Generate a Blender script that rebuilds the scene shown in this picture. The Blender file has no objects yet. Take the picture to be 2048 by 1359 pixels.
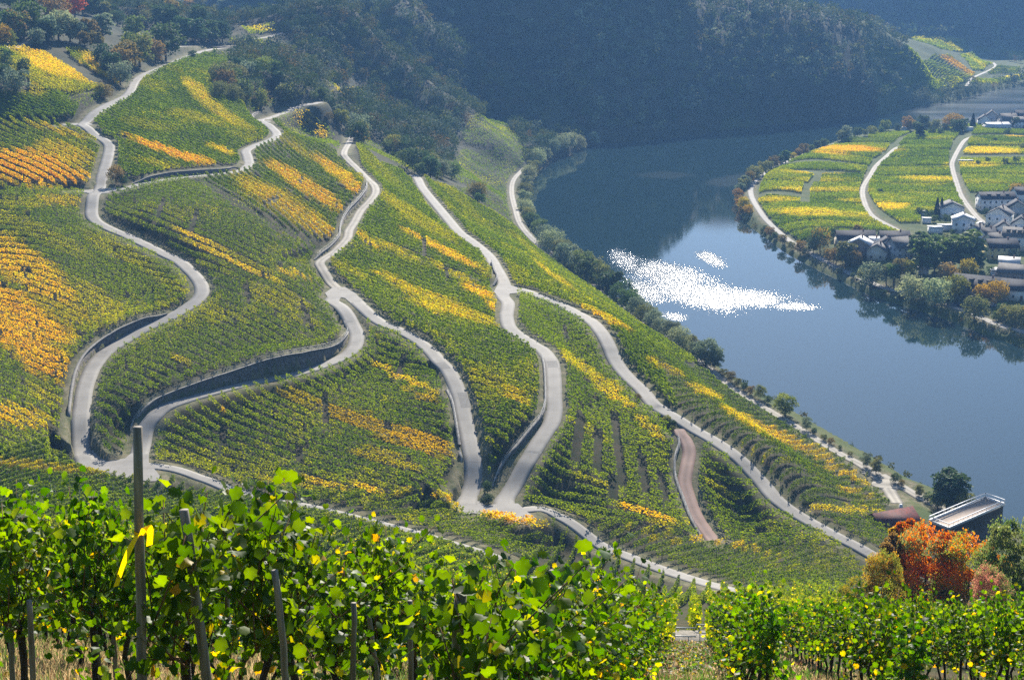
import bpy, math, random
import numpy as np
from mathutils import Vector

# ------------------------------------------------------------------ camera, sky, sun, exposure
SC = bpy.context.scene
COL = SC.collection
FPX = 3037.0                       # focal length in photograph pixels (2048 wide)
PITCH = math.radians(14.8)
CAMZ = 140.0
SUN_AZ = math.radians(9.0)        # to the right of the view direction
SUN_EL = math.radians(30.0)

cam_d = bpy.data.cameras.new('camera')
cam = bpy.data.objects.new('camera', cam_d); COL.objects.link(cam)
cam.location = (0, 0, CAMZ)
cam.rotation_euler = (math.pi/2 - PITCH, 0, 0)
cam_d.sensor_width = 36.0
cam_d.lens = 36.0*FPX/2048.0
cam_d.clip_start = 0.2
cam_d.clip_end = 20000
SC.camera = cam

W = bpy.data.worlds.new('World'); SC.world = W; W.use_nodes = True
nt = W.node_tree
bg = nt.nodes['Background']
sky = nt.nodes.new('ShaderNodeTexSky'); sky.sky_type = 'NISHITA'; sky.sun_disc = False
sky.sun_elevation = SUN_EL
sky.sun_rotation = SUN_AZ
sky.air_density = 1.0; sky.dust_density = 0.3; sky.ozone_density = 5.0
nt.links.new(sky.outputs['Color'], bg.inputs['Color'])
bg.inputs['Strength'].default_value = 0.085

sun_d = bpy.data.lights.new('sun', 'SUN'); sun_d.energy = 5.0; sun_d.angle = math.radians(0.5)
sun_d.color = (1.0, 0.93, 0.82)
sun = bpy.data.objects.new('sun', sun_d); COL.objects.link(sun)
sdir = Vector((math.sin(SUN_AZ)*math.cos(SUN_EL), math.cos(SUN_AZ)*math.cos(SUN_EL), math.sin(SUN_EL)))
sun.rotation_euler = (-sdir).to_track_quat('-Z', 'Y').to_euler()

SC.view_settings.view_transform = 'Standard'; SC.view_settings.look = 'None'
SC.view_settings.gamma = 1.0; SC.view_settings.use_curve_mapping = False
SC.view_settings.exposure = 1.15
SC.render.engine = 'CYCLES'
SC.cycles.use_denoising = False
SC.cycles.max_bounces = 6; SC.cycles.diffuse_bounces = 2; SC.cycles.glossy_bounces = 2
SC.cycles.transmission_bounces = 4; SC.cycles.volume_bounces = 0; SC.cycles.transparent_max_bounces = 4
SC.cycles.caustics_reflective = False; SC.cycles.caustics_refractive = False
SC.cycles.sample_clamp_indirect = 4.0

RNG = np.random.default_rng(7)
random.seed(7)

# ------------------------------------------------------------------ pixel <-> world helpers
CT, ST = math.cos(PITCH), math.sin(PITCH)
def ray(px, py):
    u = (np.asarray(px, float)-1024.0)/FPX; v = (679.5-np.asarray(py, float))/FPX
    return u, CT + v*ST, -ST + v*CT            # dx, dy, dz (not unit)
def at_Y(px, py, Y):
    dx, dy, dz = ray(px, py); t = Y/dy
    return dx*t, Y + 0*dx, CAMZ + dz*t
def at_z(px, py, z):
    dx, dy, dz = ray(px, py); t = (z-CAMZ)/dz
    return dx*t, dy*t, z + 0*dx
def project(x, y, z):
    zz = z-CAMZ
    d = y*CT - zz*ST
    up = y*ST + zz*CT
    return 1024 + FPX*x/d, 679.5 - FPX*up/d

def fbm(x, y, seed=0, octv=4):
    """cheap smooth value noise, about -1..1"""
    r = np.zeros_like(np.asarray(x, float)); amp = 1.0; tot = 0
    for o in range(octv):
        xi = np.floor(x).astype(np.int64); yi = np.floor(y).astype(np.int64)
        fx = x-xi; fy = y-yi; fx = fx*fx*(3-2*fx); fy = fy*fy*(3-2*fy)
        def h(a, b):
            n = (a*374761393 + b*668265263 + (seed+o)*1274126177) & 0xffffffff
            n = ((n ^ (n >> 13))*1274126177) & 0xffffffff
            return ((n ^ (n >> 16)) & 0xffff)/32767.5 - 1
        r += amp*((h(xi, yi)*(1-fx)+h(xi+1, yi)*fx)*(1-fy) + (h(xi, yi+1)*(1-fx)+h(xi+1, yi+1)*fx)*fy)
        tot += amp; amp *= .5; x = x*2.03+11.3; y = y*2.03+7.7
    return r/tot

def sstep(a, b, x):
    t = np.clip((x-a)/(b-a), 0, 1); return t*t*(3-2*t)

def in_poly(x, y, poly):
    poly = np.asarray(poly, float); ins = np.zeros(x.shape, bool)
    j = len(poly)-1
    for i in range(len(poly)):
        xi, yi = poly[i]; xj, yj = poly[j]
        c = ((yi > y) != (yj > y)) & (x < (xj-xi)*(y-yi)/((yj-yi)+1e-12)+xi)
        ins ^= c; j = i
    return ins

def catmull(pts, n=8):
    P = np.asarray(pts, float); Q = np.vstack([2*P[0]-P[1], P, 2*P[-1]-P[-2]]); out = []
    for i in range(1, len(Q)-2):
        t = np.linspace(0, 1, n, endpoint=False)[:, None]
        a, b, c, d = Q[i-1], Q[i], Q[i+1], Q[i+2]
        out.append(.5*((2*b)+(c-a)*t+(2*a-5*b+4*c-d)*t*t+(3*b-a-3*c+d)*t**3))
    out.append(P[-1][None]); return np.vstack(out)

# ------------------------------------------------------------------ terrain: control heights
CP = []                                    # (X, Y, z)
def cd(*rows):                             # px, py, forward distance
    for px, py, D in rows:
        X, Y, Z = at_Y(px, py, D); CP.append((float(X), float(Y), float(Z)))
def cz(*rows):                             # px, py, height
    for px, py, z in rows:
        X, Y, Z = at_z(px, py, z); CP.append((float(X), float(Y), float(Z)))
def cw(*rows): CP.extend(rows)

# near slope falling straight away from the viewer
for Y, Z0 in ((-15, 145.3), (0, 138.4), (8, 134.7), (20, 129.1), (40, 119.8), (60, 110.5), (80, 101.2), (110, 88.), (135, 77.), (165, 64.), (195, 51.5), (225, 39.)):
    for k in (-1.0, -.55, -.2, 0, .2, .55, 1.0):
        X = k*(Y+25)*.75
        CP.append((X, Y, Z0-.12*X*(1 if Y < 40 else .5)*(1 if X < 0 else .35)))
cd((0,1120,170),(100,1010,235),(0,960,255),(300,1050,238),(450,1040,245),(600,1060,240),(850,1090,240),
   (300,940,285),(450,975,280),(620,1008,275),(830,1062,268),(1000,1100,258),(1100,1045,285),(1240,1100,272),(1300,1126,266),(1500,1140,262),(1650,1140,262),
   (0,905,272),(90,900,281),(0,780,310),(0,650,358),(0,520,410),(0,400,462),(0,300,515),(0,240,552),(0,170,580),(0,100,640),(-300,650,380),(-300,300,530),(-300,900,270),
   (180,900,288),(165,830,307),(170,740,333),(230,690,349),(330,640,364),(405,575,385),(350,520,408),(250,468,430),(185,420,450),(200,370,475),(215,310,508),(170,255,545),
   (240,195,605),(270,160,655),(350,122,760),(430,98,880),
   (90,560,388),(100,700,341),(80,820,303),(100,450,430),(90,330,492),(120,150,610),(60,120,640),
   (300,830,305),(440,780,318),(600,745,334),(700,700,351),(715,660,365),(680,610,384),(672,585,394),(650,535,418),(690,470,455),(735,400,510),(745,370,538),
   (450,700,340),(550,640,362),(500,560,392),(350,760,320),(230,800,311),(400,480,420),(300,420,445),(450,420,450),(560,470,432),(600,560,394),(560,400,478),
   (500,330,545),(495,305,568),(550,268,620),(517,242,650),(620,208,745),(400,300,548),(300,300,520),(330,220,600),(420,180,672),(300,240,570),(450,240,632),(380,350,502),(280,360,485),
   (620,330,580),(700,340,590),(690,300,625),(650,420,492),(600,280,645),
   (500,870,303),(500,930,290),(650,850,311),(650,930,292),(800,800,327),(800,900,301),(850,960,287),(450,850,306),(750,740,344),(850,720,349),
   (730,610,382),(800,655,365),(870,715,348),(910,780,331),(935,860,313),(945,930,298),(930,1000,285),(1000,1010,283),
   (1010,990,287),(1060,920,300),(1105,850,315),(1108,770,335),(1095,715,352),(1050,680,368),(1012,635,388),(1010,600,405),(1005,572,425),(990,535,450),(950,485,500),(900,440,545),(838,362,650),
   (980,850,312),(1000,780,330),(950,700,355),(850,600,400),(800,500,450),(900,560,425),(800,400,540),(760,330,620),(720,290,680),(1020,900,302),
   (1100,590,418),(1200,660,380),(1230,725,362),(1290,790,342),(1370,850,328),(1480,920,313),(1530,965,305),(1600,1025,295),(1700,1085,285),(1790,1135,277),
   (1150,720,362),(1120,650,388),(1200,820,332),(1250,900,313),(1150,950,298),(1300,980,298),(1200,1020,288),(1370,930,312),(1380,1010,297),(1430,1080,284),(1500,1010,302))
cz((1440,740,4),(1530,805,4),(1620,865,4),(1720,928,4),(1790,985,5),(1870,1010,5),(1960,1050,5),(2080,1110,5),(1330,670,6),(1240,612,6),(1150,555,6),(1090,505,5),(1050,460,5),
   (1030,410,5),(1025,360,5),(1060,325,5),(1110,305,4),(1150,292,4),(1190,287,3),
   (1400,760,14),(1350,700,17),(1250,640,20),(1150,575,27),(1060,510,26),(1000,440,24),(1500,850,14),(1600,920,12),(1700,990,12),(1780,1060,13),(1880,1080,9),(2000,1130,9),(2100,1180,10),(2400,1300,12),
   (960,400,22),(1000,470,27),(950,440,32),(920,400,33))
# wooded spurs falling to the river
cd((480,75,930),(560,85,930),(600,120,900),(660,170,840),(620,240,740),(680,240,800),(760,262,800),(700,200,850),(860,268,880),(700,110,965),(750,160,955),(800,205,945),(860,236,942),(905,258,940),(900,320,830),(960,370,780),(830,300,800),(780,320,720),(860,350,700),
   (560,30,1020),(640,20,1020),(705,25,1010),(753,82,1000),(811,130,990),(870,180,985),(917,212,980),(951,236,970),(1000,300,930),(950,290,930),(1010,340,900),(980,380,840),(1050,270,1010),
   (842,7,1150),(903,68,1140),(950,110,1135),(995,147,1125),(1040,178,1118),(1088,205,1108),(1132,239,1095),(1155,268,1082),(1060,238,1082),(1010,215,1088),(950,180,1100),(900,130,1105),(850,80,1115),(790,20,1120))
cw((-93,1048,58),(-62,1038,48),(-38,1028,36),(-118,1062,70),(-60,1188,60),(-27,1168,42),(-6,1152,32),(14,1138,22))
# plateau and trees top left
cd((200,60,800),(100,40,760),(0,20,740),(330,60,880),(450,60,950),(330,35,930),(400,45,960),(0,60,680),(200,100,700),(300,110,760),(-300,50,650),(-300,0,800),(330,85,830))
cw((-420,1300,70),(-250,1300,70),(-420,1700,30),(-200,1700,40),(-700,1500,60),(-150,1250,85))
# big shaded hill across the bend
cd((1180,160,1130),(1180,60,1190),(1180,0,1230),(1250,230,1110),(1250,100,1170),(1250,0,1228),(1350,220,1133),(1350,120,1170),(1350,20,1228),(1370,2,1240),(1410,40,1245),(1440,50,1250),
   (1450,200,1160),(1450,120,1195),(1500,30,1262),(1540,20,1275),(1590,32,1285),(1640,52,1305),(1700,60,1335),(1760,68,1365),(1790,80,1385),(1840,110,1400),
   (1560,200,1180),(1560,110,1225),(1680,190,1210),(1680,110,1275),(1760,180,1270),(1790,200,1290),(1800,150,1340),(1830,180,1350),(1880,180,1390),(1890,150,1440))
cw((-120,1230,125),(0,1270,150),(60,1290,150),(120,1300,130),(170,1330,95),(-200,1400,160),(0,1450,170),(150,1500,60),(300,1550,20),(60,1600,100))
# right: vineyard spur, plain, mountains behind
cd((1800,75,1720),(1850,90,1780),(1900,85,1850),(1940,100,1850),(1870,130,1560),(1850,160,1430),(1930,150,1590),(1990,130,1680),(2048,105,1850),(2000,105,1850),(2048,150,1600),
   (2048,60,1905),(2048,0,1960),(1950,60,1900),(1950,0,1970),(1850,50,1930),(1850,0,1990),(1700,30,1980),(1600,10,2010),(1500,20,2000),(2300,60,1920),(2300,0,1990),(2300,110,1830))
cz((1800,218,2),(1860,206,3),(1930,190,3),(2000,172,3),(2048,165,3),(2300,140,3))
cw((300,2250,260),(600,2250,260),(900,2250,260),(1200,2300,260),(200,2000,80),(100,2300,200),(-100,2400,150),(1600,2200,260),(300,2900,280),(900,2900,280),(1600,2900,280),(-300,3000,260),(-900,3000,230),(-1600,2500,200))
cd((200,0,2350),(300,12,2200),(400,5,2350),(100,20,2200))
# flat peninsula with village
cz(*[(x, y, 5.5) for x, y in ((1520,400),(1520,350),(1620,320),(1700,300),(1800,280),(1900,270),(2048,270),(1620,400),(1750,350),(1900,340),(2048,330),(1600,450),(1750,430),(1900,430),(2048,420),(1680,500),(1800,500),(1950,500),(2048,520),(1780,560),(1900,580),(2048,600),(2300,300),(2300,450),(2300,650),(1960,250),(2048,640))])
cz(*[(x, y, 1.0) for x, y in ((1750,268),(1620,303),(1510,350),(1476,400),(1540,476),(1640,536),(1740,582),(1860,627),(1990,672),(2048,692))])
# river bed
cz(*[(x, y, -1.0) for x, y in ((1300,500),(1200,400),(1150,450),(1500,550),(1600,700),(1800,850),(2000,900),(2048,1000),(1400,350),(1300,300),(1600,270),(1900,215),(2048,200),(1400,650),(2300,900),(2300,200))])
CP = np.array(CP)

OY = -20.0
def warp(x, y):
    yy = y-OY
    return np.arctan2(x, yy)*2.2, np.log(np.hypot(x, yy)+25.0)
def tps_k(d2): return .5*d2*np.log(d2+1e-12)
_ca, _cb = warp(CP[:, 0], CP[:, 1])
# remove near duplicates
keep = []
for i in range(len(CP)):
    if all((_ca[i]-_ca[j])**2+(_cb[i]-_cb[j])**2 > 1.2e-5 for j in keep): keep.append(i)
CP = CP[keep]; _ca = _ca[keep]; _cb = _cb[keep]
_n = len(CP)
_K = tps_k((_ca[:, None]-_ca)**2+(_cb[:, None]-_cb)**2) + np.eye(_n)*2e-5
_Pm = np.c_[np.ones(_n), _ca, _cb]
_A = np.block([[_K, _Pm], [_Pm.T, np.zeros((3, 3))]])
_w = np.linalg.solve(_A, np.r_[CP[:, 2], 0, 0, 0])
def base_h(x, y):
    a, b = warp(x, y); sh = a.shape; a = a.ravel(); b = b.ravel(); out = np.empty_like(a)
    for s in range(0, len(a), 20000):
        aa = a[s:s+20000]; bb = b[s:s+20000]
        k = tps_k((aa[:, None]-_ca)**2+(bb[:, None]-_cb)**2)
        out[s:s+20000] = k@_w[:_n] + _w[_n] + _w[_n+1]*aa + _w[_n+2]*bb
    return out.reshape(sh)

# fan grid: fine where the picture is fine
AA = np.concatenate([np.linspace(-1.35, -.44, 50, endpoint=False), np.linspace(-.44, .44, 520), np.linspace(.44, 1.35, 51)[1:]])
RR = np.concatenate([np.arange(2, 60, .6), np.arange(60, 200, 1.2), np.arange(200, 640, .95), np.arange(640, 1500, 3.6), np.arange(1500, 2600, 14), np.geomspace(2600, 5200, 18)])
NA, NR = len(AA), len(RR)
GA, GR = np.meshgrid(AA, RR)
GX = np.sin(GA)*GR; GY = np.cos(GA)*GR+OY
# evaluate the smooth base on every second node, then fill in
def _up(small, ai, ri):
    tmp = np.empty((len(ri), NA))
    for i in range(len(ri)): tmp[i] = np.interp(AA, AA[ai], small[i])
    out = np.empty((NR, NA))
    for j in range(NA): out[:, j] = np.interp(RR, RR[ri], tmp[:, j])
    return out
_ai = np.unique(np.r_[np.arange(0, NA, 3), NA-1]); _ri = np.unique(np.r_[np.arange(0, NR, 3), NR-1])
GZ = _up(base_h(GX[np.ix_(_ri, _ai)], GY[np.ix_(_ri, _ai)]), _ai, _ri)

def look(G, x, y):
    """bilinear lookup on the fan grid"""
    x = np.asarray(x, float); y = np.asarray(y, float)
    a = np.arctan2(x, y-OY); r = np.hypot(x, y-OY)
    ia = np.interp(a, AA, np.arange(NA)); ir = np.interp(r, RR, np.arange(NR))
    i0 = np.clip(ia.astype(int), 0, NA-2); r0 = np.clip(ir.astype(int), 0, NR-2)
    fa = ia-i0; fr = ir-r0
    return (G[r0, i0]*(1-fa)+G[r0, i0+1]*fa)*(1-fr) + (G[r0+1, i0]*(1-fa)+G[r0+1, i0+1]*fa)*fr
def H(x, y): return look(GZ, x, y)

_TY = np.concatenate([np.arange(3, 60, .5), np.arange(60, 700, 1.0), np.arange(700, 1600, 3.), np.arange(1600, 4000, 12.)])
def hit(px, py):
    """where the view ray through a photograph pixel first meets the ground"""
    px = np.atleast_1d(np.asarray(px, float)); py = np.atleast_1d(np.asarray(py, float))
    ox = np.zeros(len(px)); oy = np.zeros(len(px)); oz = np.zeros(len(px))
    for i in range(len(px)):
        dx, dy, dz = ray(px[i], py[i])
        X = dx/dy*_TY; Z = CAMZ+dz/dy*_TY; d = Z-H(X, _TY)
        k = np.nonzero(d < 0)[0]
        if len(k) == 0: Y = 3000.
        else:
            k = k[0]
            Y = _TY[0] if k == 0 else _TY[k-1]+(_TY[k]-_TY[k-1])*d[k-1]/(d[k-1]-d[k])
        ox[i] = dx/dy*Y; oy[i] = Y; oz[i] = CAMZ+dz/dy*Y
    return ox, oy, oz

# river outline, straight from the water's edge at height zero
RIVER_PX = [(2600,1330),(2200,1150),(2048,1078),(1960,1025),(1900,995),(1830,965),(1780,935),(1700,888),(1620,842),(1560,806),(1500,775),(1445,742),(1425,722),(1330,668),(1240,612),(1150,555),(1095,502),(1066,466),(1055,430),(1058,388),(1070,352),(1105,322),(1145,304),(1188,289),
 (1250,284),(1300,281),(1400,269),(1500,256),(1600,245),(1700,235),(1775,227),(1795,218),(1830,213),(1900,203),(1960,187),(2048,171),(2300,140),(2700,110),
 (2700,215),(2300,228),(2048,246),(1950,247),(1860,252),(1750,264),(1690,277),(1620,302),(1560,327),(1510,348),(1482,370),(1472,400),(1480,427),(1500,452),(1540,477),(1590,507),(1640,537),(1700,562),(1740,582),(1800,607),(1860,628),(1930,652),(1990,673),(2048,694),(2300,800),(2600,930)]
_rp = np.array(RIVER_PX, float)
_rp = np.vstack([catmull(_rp[:38], 4), catmull(_rp[38:], 4)])
RIV = np.c_[at_z(_rp[:, 0], _rp[:, 1], 0.0)[:2]]

def windows(xs, ys, rad):
    for i in range(len(xs)):
        a = math.atan2(xs[i], ys[i]-OY); r = math.hypot(xs[i], ys[i]-OY)
        da = rad[i]/max(r, 1)
        yield i, np.searchsorted(RR, r-rad[i]), np.searchsorted(RR, r+rad[i])+1, np.searchsorted(AA, a-da), np.searchsorted(AA, a+da)+1
# signed distance to the river (positive on land)
SD = np.full(GZ.shape, 60.0)
seg = np.diff(np.vstack([RIV, RIV[:1]]), axis=0)
px_, py_ = [], []
for (a, s) in zip(RIV, seg):
    n = max(1, int(np.hypot(*s)/2.0))
    for k in range(n): px_.append(a[0]+s[0]*k/n); py_.append(a[1]+s[1]*k/n)
for i, r0, r1, a0, a1 in windows(px_, py_, [22.]*len(px_)):
    d = np.hypot(GX[r0:r1, a0:a1]-px_[i], GY[r0:r1, a0:a1]-py_[i])
    np.minimum(SD[r0:r1, a0:a1], d, out=SD[r0:r1, a0:a1])
_ins = in_poly(GX, GY, RIV)
SD = np.where(_ins, -SD, SD)
# rough up the wooded hills a little
_rough = sstep(620, 900, GY)*sstep(2, 20, GZ)
_rough[GX > 260] *= .5
GZ = GZ + _rough*(fbm(GX/55., GY/55., 3)*7.0 + fbm(GX/18., GY/18., 5)*2.2)
_dip = sstep(20, 28, GZ)*sstep(1050, 1150, GY)*(GY < 1500)
GZ = GZ + _dip*6*fbm(GX/30., GY/90., 9, 2)
# banks: force land above, bed below the water
land = np.maximum(GZ, 1.4)
GZ = np.where(SD > 0, .1+(land-.1)*sstep(0, 5., SD), -.1-2.5*sstep(0, 8., -SD))

print('H', [(y, round(float(H(0.0, y)),1)) for y in (2,5,7.5,12,20,30,60,80)], 'left', [(y, round(float(H(-.25*y, y)),1)) for y in (7.5,12,20,40)])
# ------------------------------------------------------------------ roads: left/right edges read off the photograph
def prs(s):
    v = [float(t) for t in s.replace(';', ' ').replace(',', ' ').split()]
    return np.array(v).reshape(-1, 4)
ROADS = {}
ROADS['road_upper'] = (prs("""477 90 479 93; 448 92.5 450 96.5; 400 101 404 105.5; 350 119 356 125; 315 134 321 139.5; 288 145 298 150; 270 155 284 157; 259 166 277 166; 252 182 269 183; 240 193 255 196; 210 207 222 213; 185 223 193 230;
 157 244 174 245; 160 257 177 256; 180 270 193 268; 199 281 220 282; 207 294 230 293; 204 315 226 315; 197 337 220 337; 190 360 214 359; 184 382 210 382; 176 397 200 397; 169 420 197 420; 172 437 200 434; 187 449 212 446; 217 463 240 460;
 250 476 262 469; 287 494 297 486; 320 511 332 503; 350 527 365 517; 367 544 392 538; 382 557 407 557; 389 575 418 572; 389 587 415 592; 377 602 395 611; 352 620 362 630; 320 635 332 646; 280 652 292 664; 245 671 262 682; 202 697 225 706;
 172 727 205 732; 159 755 194 755; 151 780 186 780; 147 810 182 810; 144 840 177 840; 143 867 179 870; 145 895 186 893; 158 925 202 914; 190 940 215 920; 240 952 250 918"""), 'paved')
ROADS['road_lower'] = (prs("""240 952 255 915; 290 958 285 930; 325 960 312 941; 364 965 360 955; 416 975 412 966; 460 985 457 976; 503 995 499 985; 560 1009 556 998; 623 1020 619 1008; 717 1043 713 1030; 834 1073 830 1060; 900 1092 895 1080; 960 1110 955 1098; 1010 1126 1005 1115"""), 'paved')
ROADS['road_hairpin'] = (prs("""245 950 298 945; 258 915 298 915; 262 900 297 900; 265 880 300 880; 271 852 307 854; 290 830 325 834; 312 812 340 821; 340 801 362 810; 387 788 405 796; 437 775 455 782; 475 765 497 771; 520 756 540 763; 585 743 602 750; 642 724 660 732; 677 709 700 715;
 696 692 720 697; 700 672 727 672; 695 655 721 655; 685 635 707 635; 667 615 690 617; 652 599 674 604; 660 588 680 592"""), 'paved')
ROADS['dirt_track'] = (prs("""700 272 708 272; 694 284 702 286; 683 303 692 307; 690 318 698 318; 712 340 722 340; 731 357 740 361; 742 370 754 371; 745 385 756 386; 730 405 745 403; 712 421 730 421; 700 442 717 446; 689 460 707 460; 687 475 701 477; 671 494 688 491; 660 506 672 504; 632 522 649 523; 634 533 652 537; 647 552 669 555; 665 570 682 570; 674 584 694 582"""), 'dirt')
ROADS['road_middle'] = (prs("""668 578 694 580; 682 594 712 590; 696 602 722 600; 713 618 733 614; 736 636 753 631; 760 651 775 645; 790 663 803 656; 824 681 836 675; 848 701 868 697; 866 722 890 720; 882 740 912 742; 897 770 926 771; 909 800 934 800; 914 830 941 830; 920 860 949 860; 925 890 957 890; 930 915 961 916; 929 940 963 940; 922 965 960 967; 910 992 956 995; 904 1008 962 1011; 915 1022 985 1020"""), 'paved')
ROADS['road_right'] = (prs("""820 350 834 350; 828 359 844 358; 838 376 850 373; 855 398 868 396; 878 425 888 420; 898 447 905 443; 916 467 922 463; 945 488 952 485; 973 513 983 512; 987 538 1001 539; 997 558 1012 559; 997 575 1022 572; 996 590 1014 585; 1006 605 1026 605; 1002 630 1024 630; 1009 652 1027 652; 1025 666 1040 667; 1048 678 1056 680; 1064 690 1073 690; 1077 698 1091 700; 1087 715 1108 715; 1092 730 1116 730; 1095 762 1119 762; 1095 795 1120 795; 1095 820 1121 822; 1090 842 1115 850; 1077 862 1102 870; 1060 887 1089 892; 1045 912 1075 915; 1025 940 1057 941; 1002 967 1040 970; 987 990 1031 990; 985 1012 1037 1010; 1005 1032 1050 1020; 1045 1046 1068 1034; 1085 1057 1102 1045; 1132 1074 1146 1063; 1192 1097 1205 1085; 1247 1117 1259 1105; 1300 1137 1311 1126; 1350 1154 1361 1143; 1420 1176 1432 1163; 1500 1192 1506 1182; 1600 1204 1604 1194"""), 'paved')
ROADS['road_river_slope'] = (prs("""1005 586 1020 572; 1040 584 1043 577; 1073 597 1076 591; 1115 612 1119 604; 1152 631 1160 624; 1179 648 1190 640; 1197 672 1214 665; 1210 697 1227 690; 1217 715 1236 711; 1230 736 1247 731; 1252 761 1267 754; 1277 786 1293 776; 1295 812 1316 801; 1312 825 1334 813; 1355 844 1362 835; 1383 861 1390 854; 1418 881 1425 873; 1452 903 1460 896; 1476 923 1487 917; 1497 947 1511 940; 1519 974 1534 962; 1544 1003 1560 992; 1575 1026 1590 1016; 1617 1050 1630 1041; 1663 1075 1677 1066; 1706 1096 1718 1087; 1748 1120 1760 1110; 1790 1141 1804 1129"""), 'paved')
ROADS['red_track'] = (prs("""1352 858 1360 857; 1357 868 1366 866; 1364 880 1379 880; 1370 905 1387 902; 1363 936 1383 936; 1360 964 1379 964; 1369 995 1386 992; 1382 1032 1400 1026; 1403 1063 1419 1057; 1416 1080 1438 1081"""), 'red')
ROADS['riverside_track'] = (prs("""1045 334 1052 338; 1024 358 1030 361; 1020 386 1026 386; 1027 420 1034 418; 1037 450 1044 447; 1062 482 1070 476; 1110 520 1118 513; 1180 570 1188 563; 1260 630 1267 623; 1340 685 1346 679; 1418 743 1424 737; 1470 784 1476 778; 1547 831 1554 824; 1600 863 1607 856; 1663 903 1670 895; 1712 931 1719 921; 1745 958 1763 944; 1770 985 1795 975; 1786 1008 1803 1003"""), 'dirt')
ROADS['riverside_track_branch'] = (prs("""1752 958 1764 944; 1800 979 1810 970; 1838 998 1846 990; 1872 1016 1880 1006; 1930 1045 1940 1034; 2000 1080 2012 1066"""), 'dirt')
ROADS['junction_lane_west'] = (prs("""125 247 130 251; 150 245 155 251; 172 246 172 254"""), 'paved')
ROADS['field_lane_west'] = (prs("""150 376 150 381; 175 377 175 384; 200 375 200 388"""), 'paved')
ROADS['field_lane_east'] = (prs("""196 376 197 390; 225 374 225 383; 250 373 250 378; 290 364 291 368; 350 354 351 358; 420 347 421 351; 470 341 471 345; 484 333 490 341; 491 326 503 329; 489 312 500 313; 487 300 497 303; 505 289 512 294; 540 275 547 282; 548 266 558 268; 535 253 543 252; 516 243 524 240; 530 235 536 240; 562 224 566 229; 592 211 597 216; 620 206 622 210; 640 202 641 206"""), 'paved')
ROADS['bank_path'] = (prs("""1671 285 1672 289; 1597 310 1599 314; 1570 321 1573 326; 1534 340 1538 345; 1502 367 1508 369; 1500 392 1506 392; 1517 424 1523 421; 1535 447 1541 443; 1577 484 1582 479; 1621 510 1626 505; 1690 545 1694 540; 1760 575 1763 570; 1830 592 1833 587; 1890 610 1894 604; 1956 636 1960 630; 2000 654 2004 648; 2046 666 2050 660; 2120 692 2124 686"""), 'paved')
ROADS['field_track_west'] = (prs("""1812 287 1816 291; 1788 295 1796 298; 1768 312 1776 315; 1749 330 1756 333; 1738 349 1745 350; 1723 375 1730 375; 1725 401 1731 400; 1741 432 1747 429; 1779 455 1784 450; 1815 473 1820 469"""), 'dirt')
ROADS['field_track_east'] = (prs("""1940 272 1946 276; 1923 283 1931 284; 1903 318 1911 320; 1901 335 1909 335; 1909 364 1917 363; 1919 393 1928 392; 1936 419 1947 417; 1950 440 1966 434; 1965 455 1990 450; 1985 480 2000 476"""), 'dirt')
ROADS['hill_road'] = (prs("""1929 172 1936 172; 1944 155 1950 156; 1976 140 1981 142; 1988 132 1994 133; 1984 125 1990 126"""), 'paved')
ROADS['spur_road'] = (prs("""1899 106 1899 109; 1925 108 1926 111; 1938 103 1942 106; 1941 96 1945 98"""), 'paved')
ROADS['plateau_lane'] = (prs("""330 95 331 97; 380 91 381 93; 430 92 431 94; 477 91 477 93"""), 'dirt')
ROADS['forest_lane'] = (prs("""500 78 501 80; 535 73 536 75; 562 64 563 67"""), 'dirt')
ROADS['ridge_lane'] = (prs("""25 97 33 97; 45 86 52 88; 65 79 72 80"""), 'dirt')

RD = {}
for name, (p, kind) in ROADS.items():
    q = catmull(p, 6)
    cx = (q[:, 0]+q[:, 2])/2; cy = (q[:, 1]+q[:, 3])/2
    X, Y, Z = hit(cx, cy)
    # smooth the height along the road, then cut both edge rays with that level
    k = 5; Zp = np.pad(Z, k, mode='edge'); Z = np.convolve(Zp, np.ones(2*k+1)/(2*k+1), 'valid')
    lx, ly, _ = at_z(q[:, 0], q[:, 1], Z); rx, ry, _ = at_z(q[:, 2], q[:, 3], Z)
    cxw = (lx+rx)/2; cyw = (ly+ry)/2
    # keep the width plausible: never wider than 8 m or narrower than 2.2 m
    tx = np.gradient(cxw); ty = np.gradient(cyw); tl = np.hypot(tx, ty)+1e-9; tx /= tl; ty /= tl
    for _s in range(2):
        tx = np.convolve(np.pad(tx, 2, mode='edge'), np.ones(5)/5, 'valid'); ty = np.convolve(np.pad(ty, 2, mode='edge'), np.ones(5)/5, 'valid')
    nx, ny = -ty, tx
    hw = np.abs((lx-rx)*nx+(ly-ry)*ny)/2
    far = Y > 700
    hw = hw*(1+.07*fbm(cxw/2.5, cyw/2.5, 3, 2))*(.62 if name == 'road_lower' else .93)
    hw = np.clip(hw, np.where(far, 1.6, 1.5 if kind != 'paved' else (1.5 if name == 'road_lower' else 1.9)), 3.6 if name not in ('road_upper', 'road_hairpin', 'road_middle', 'road_right') else 4.2)
    if name.startswith('field_track'): hw = np.minimum(hw, 1.6)
    if name == 'road_right': hw = np.where(cy > 1028, np.minimum(hw, 1.55), hw)
    hw = np.convolve(np.pad(hw, 2, mode='edge'), np.ones(5)/5, 'valid')
    RD[name] = dict(x=cxw, y=cyw, z=Z, hw=hw, nx=nx, ny=ny, kind=kind)

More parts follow.
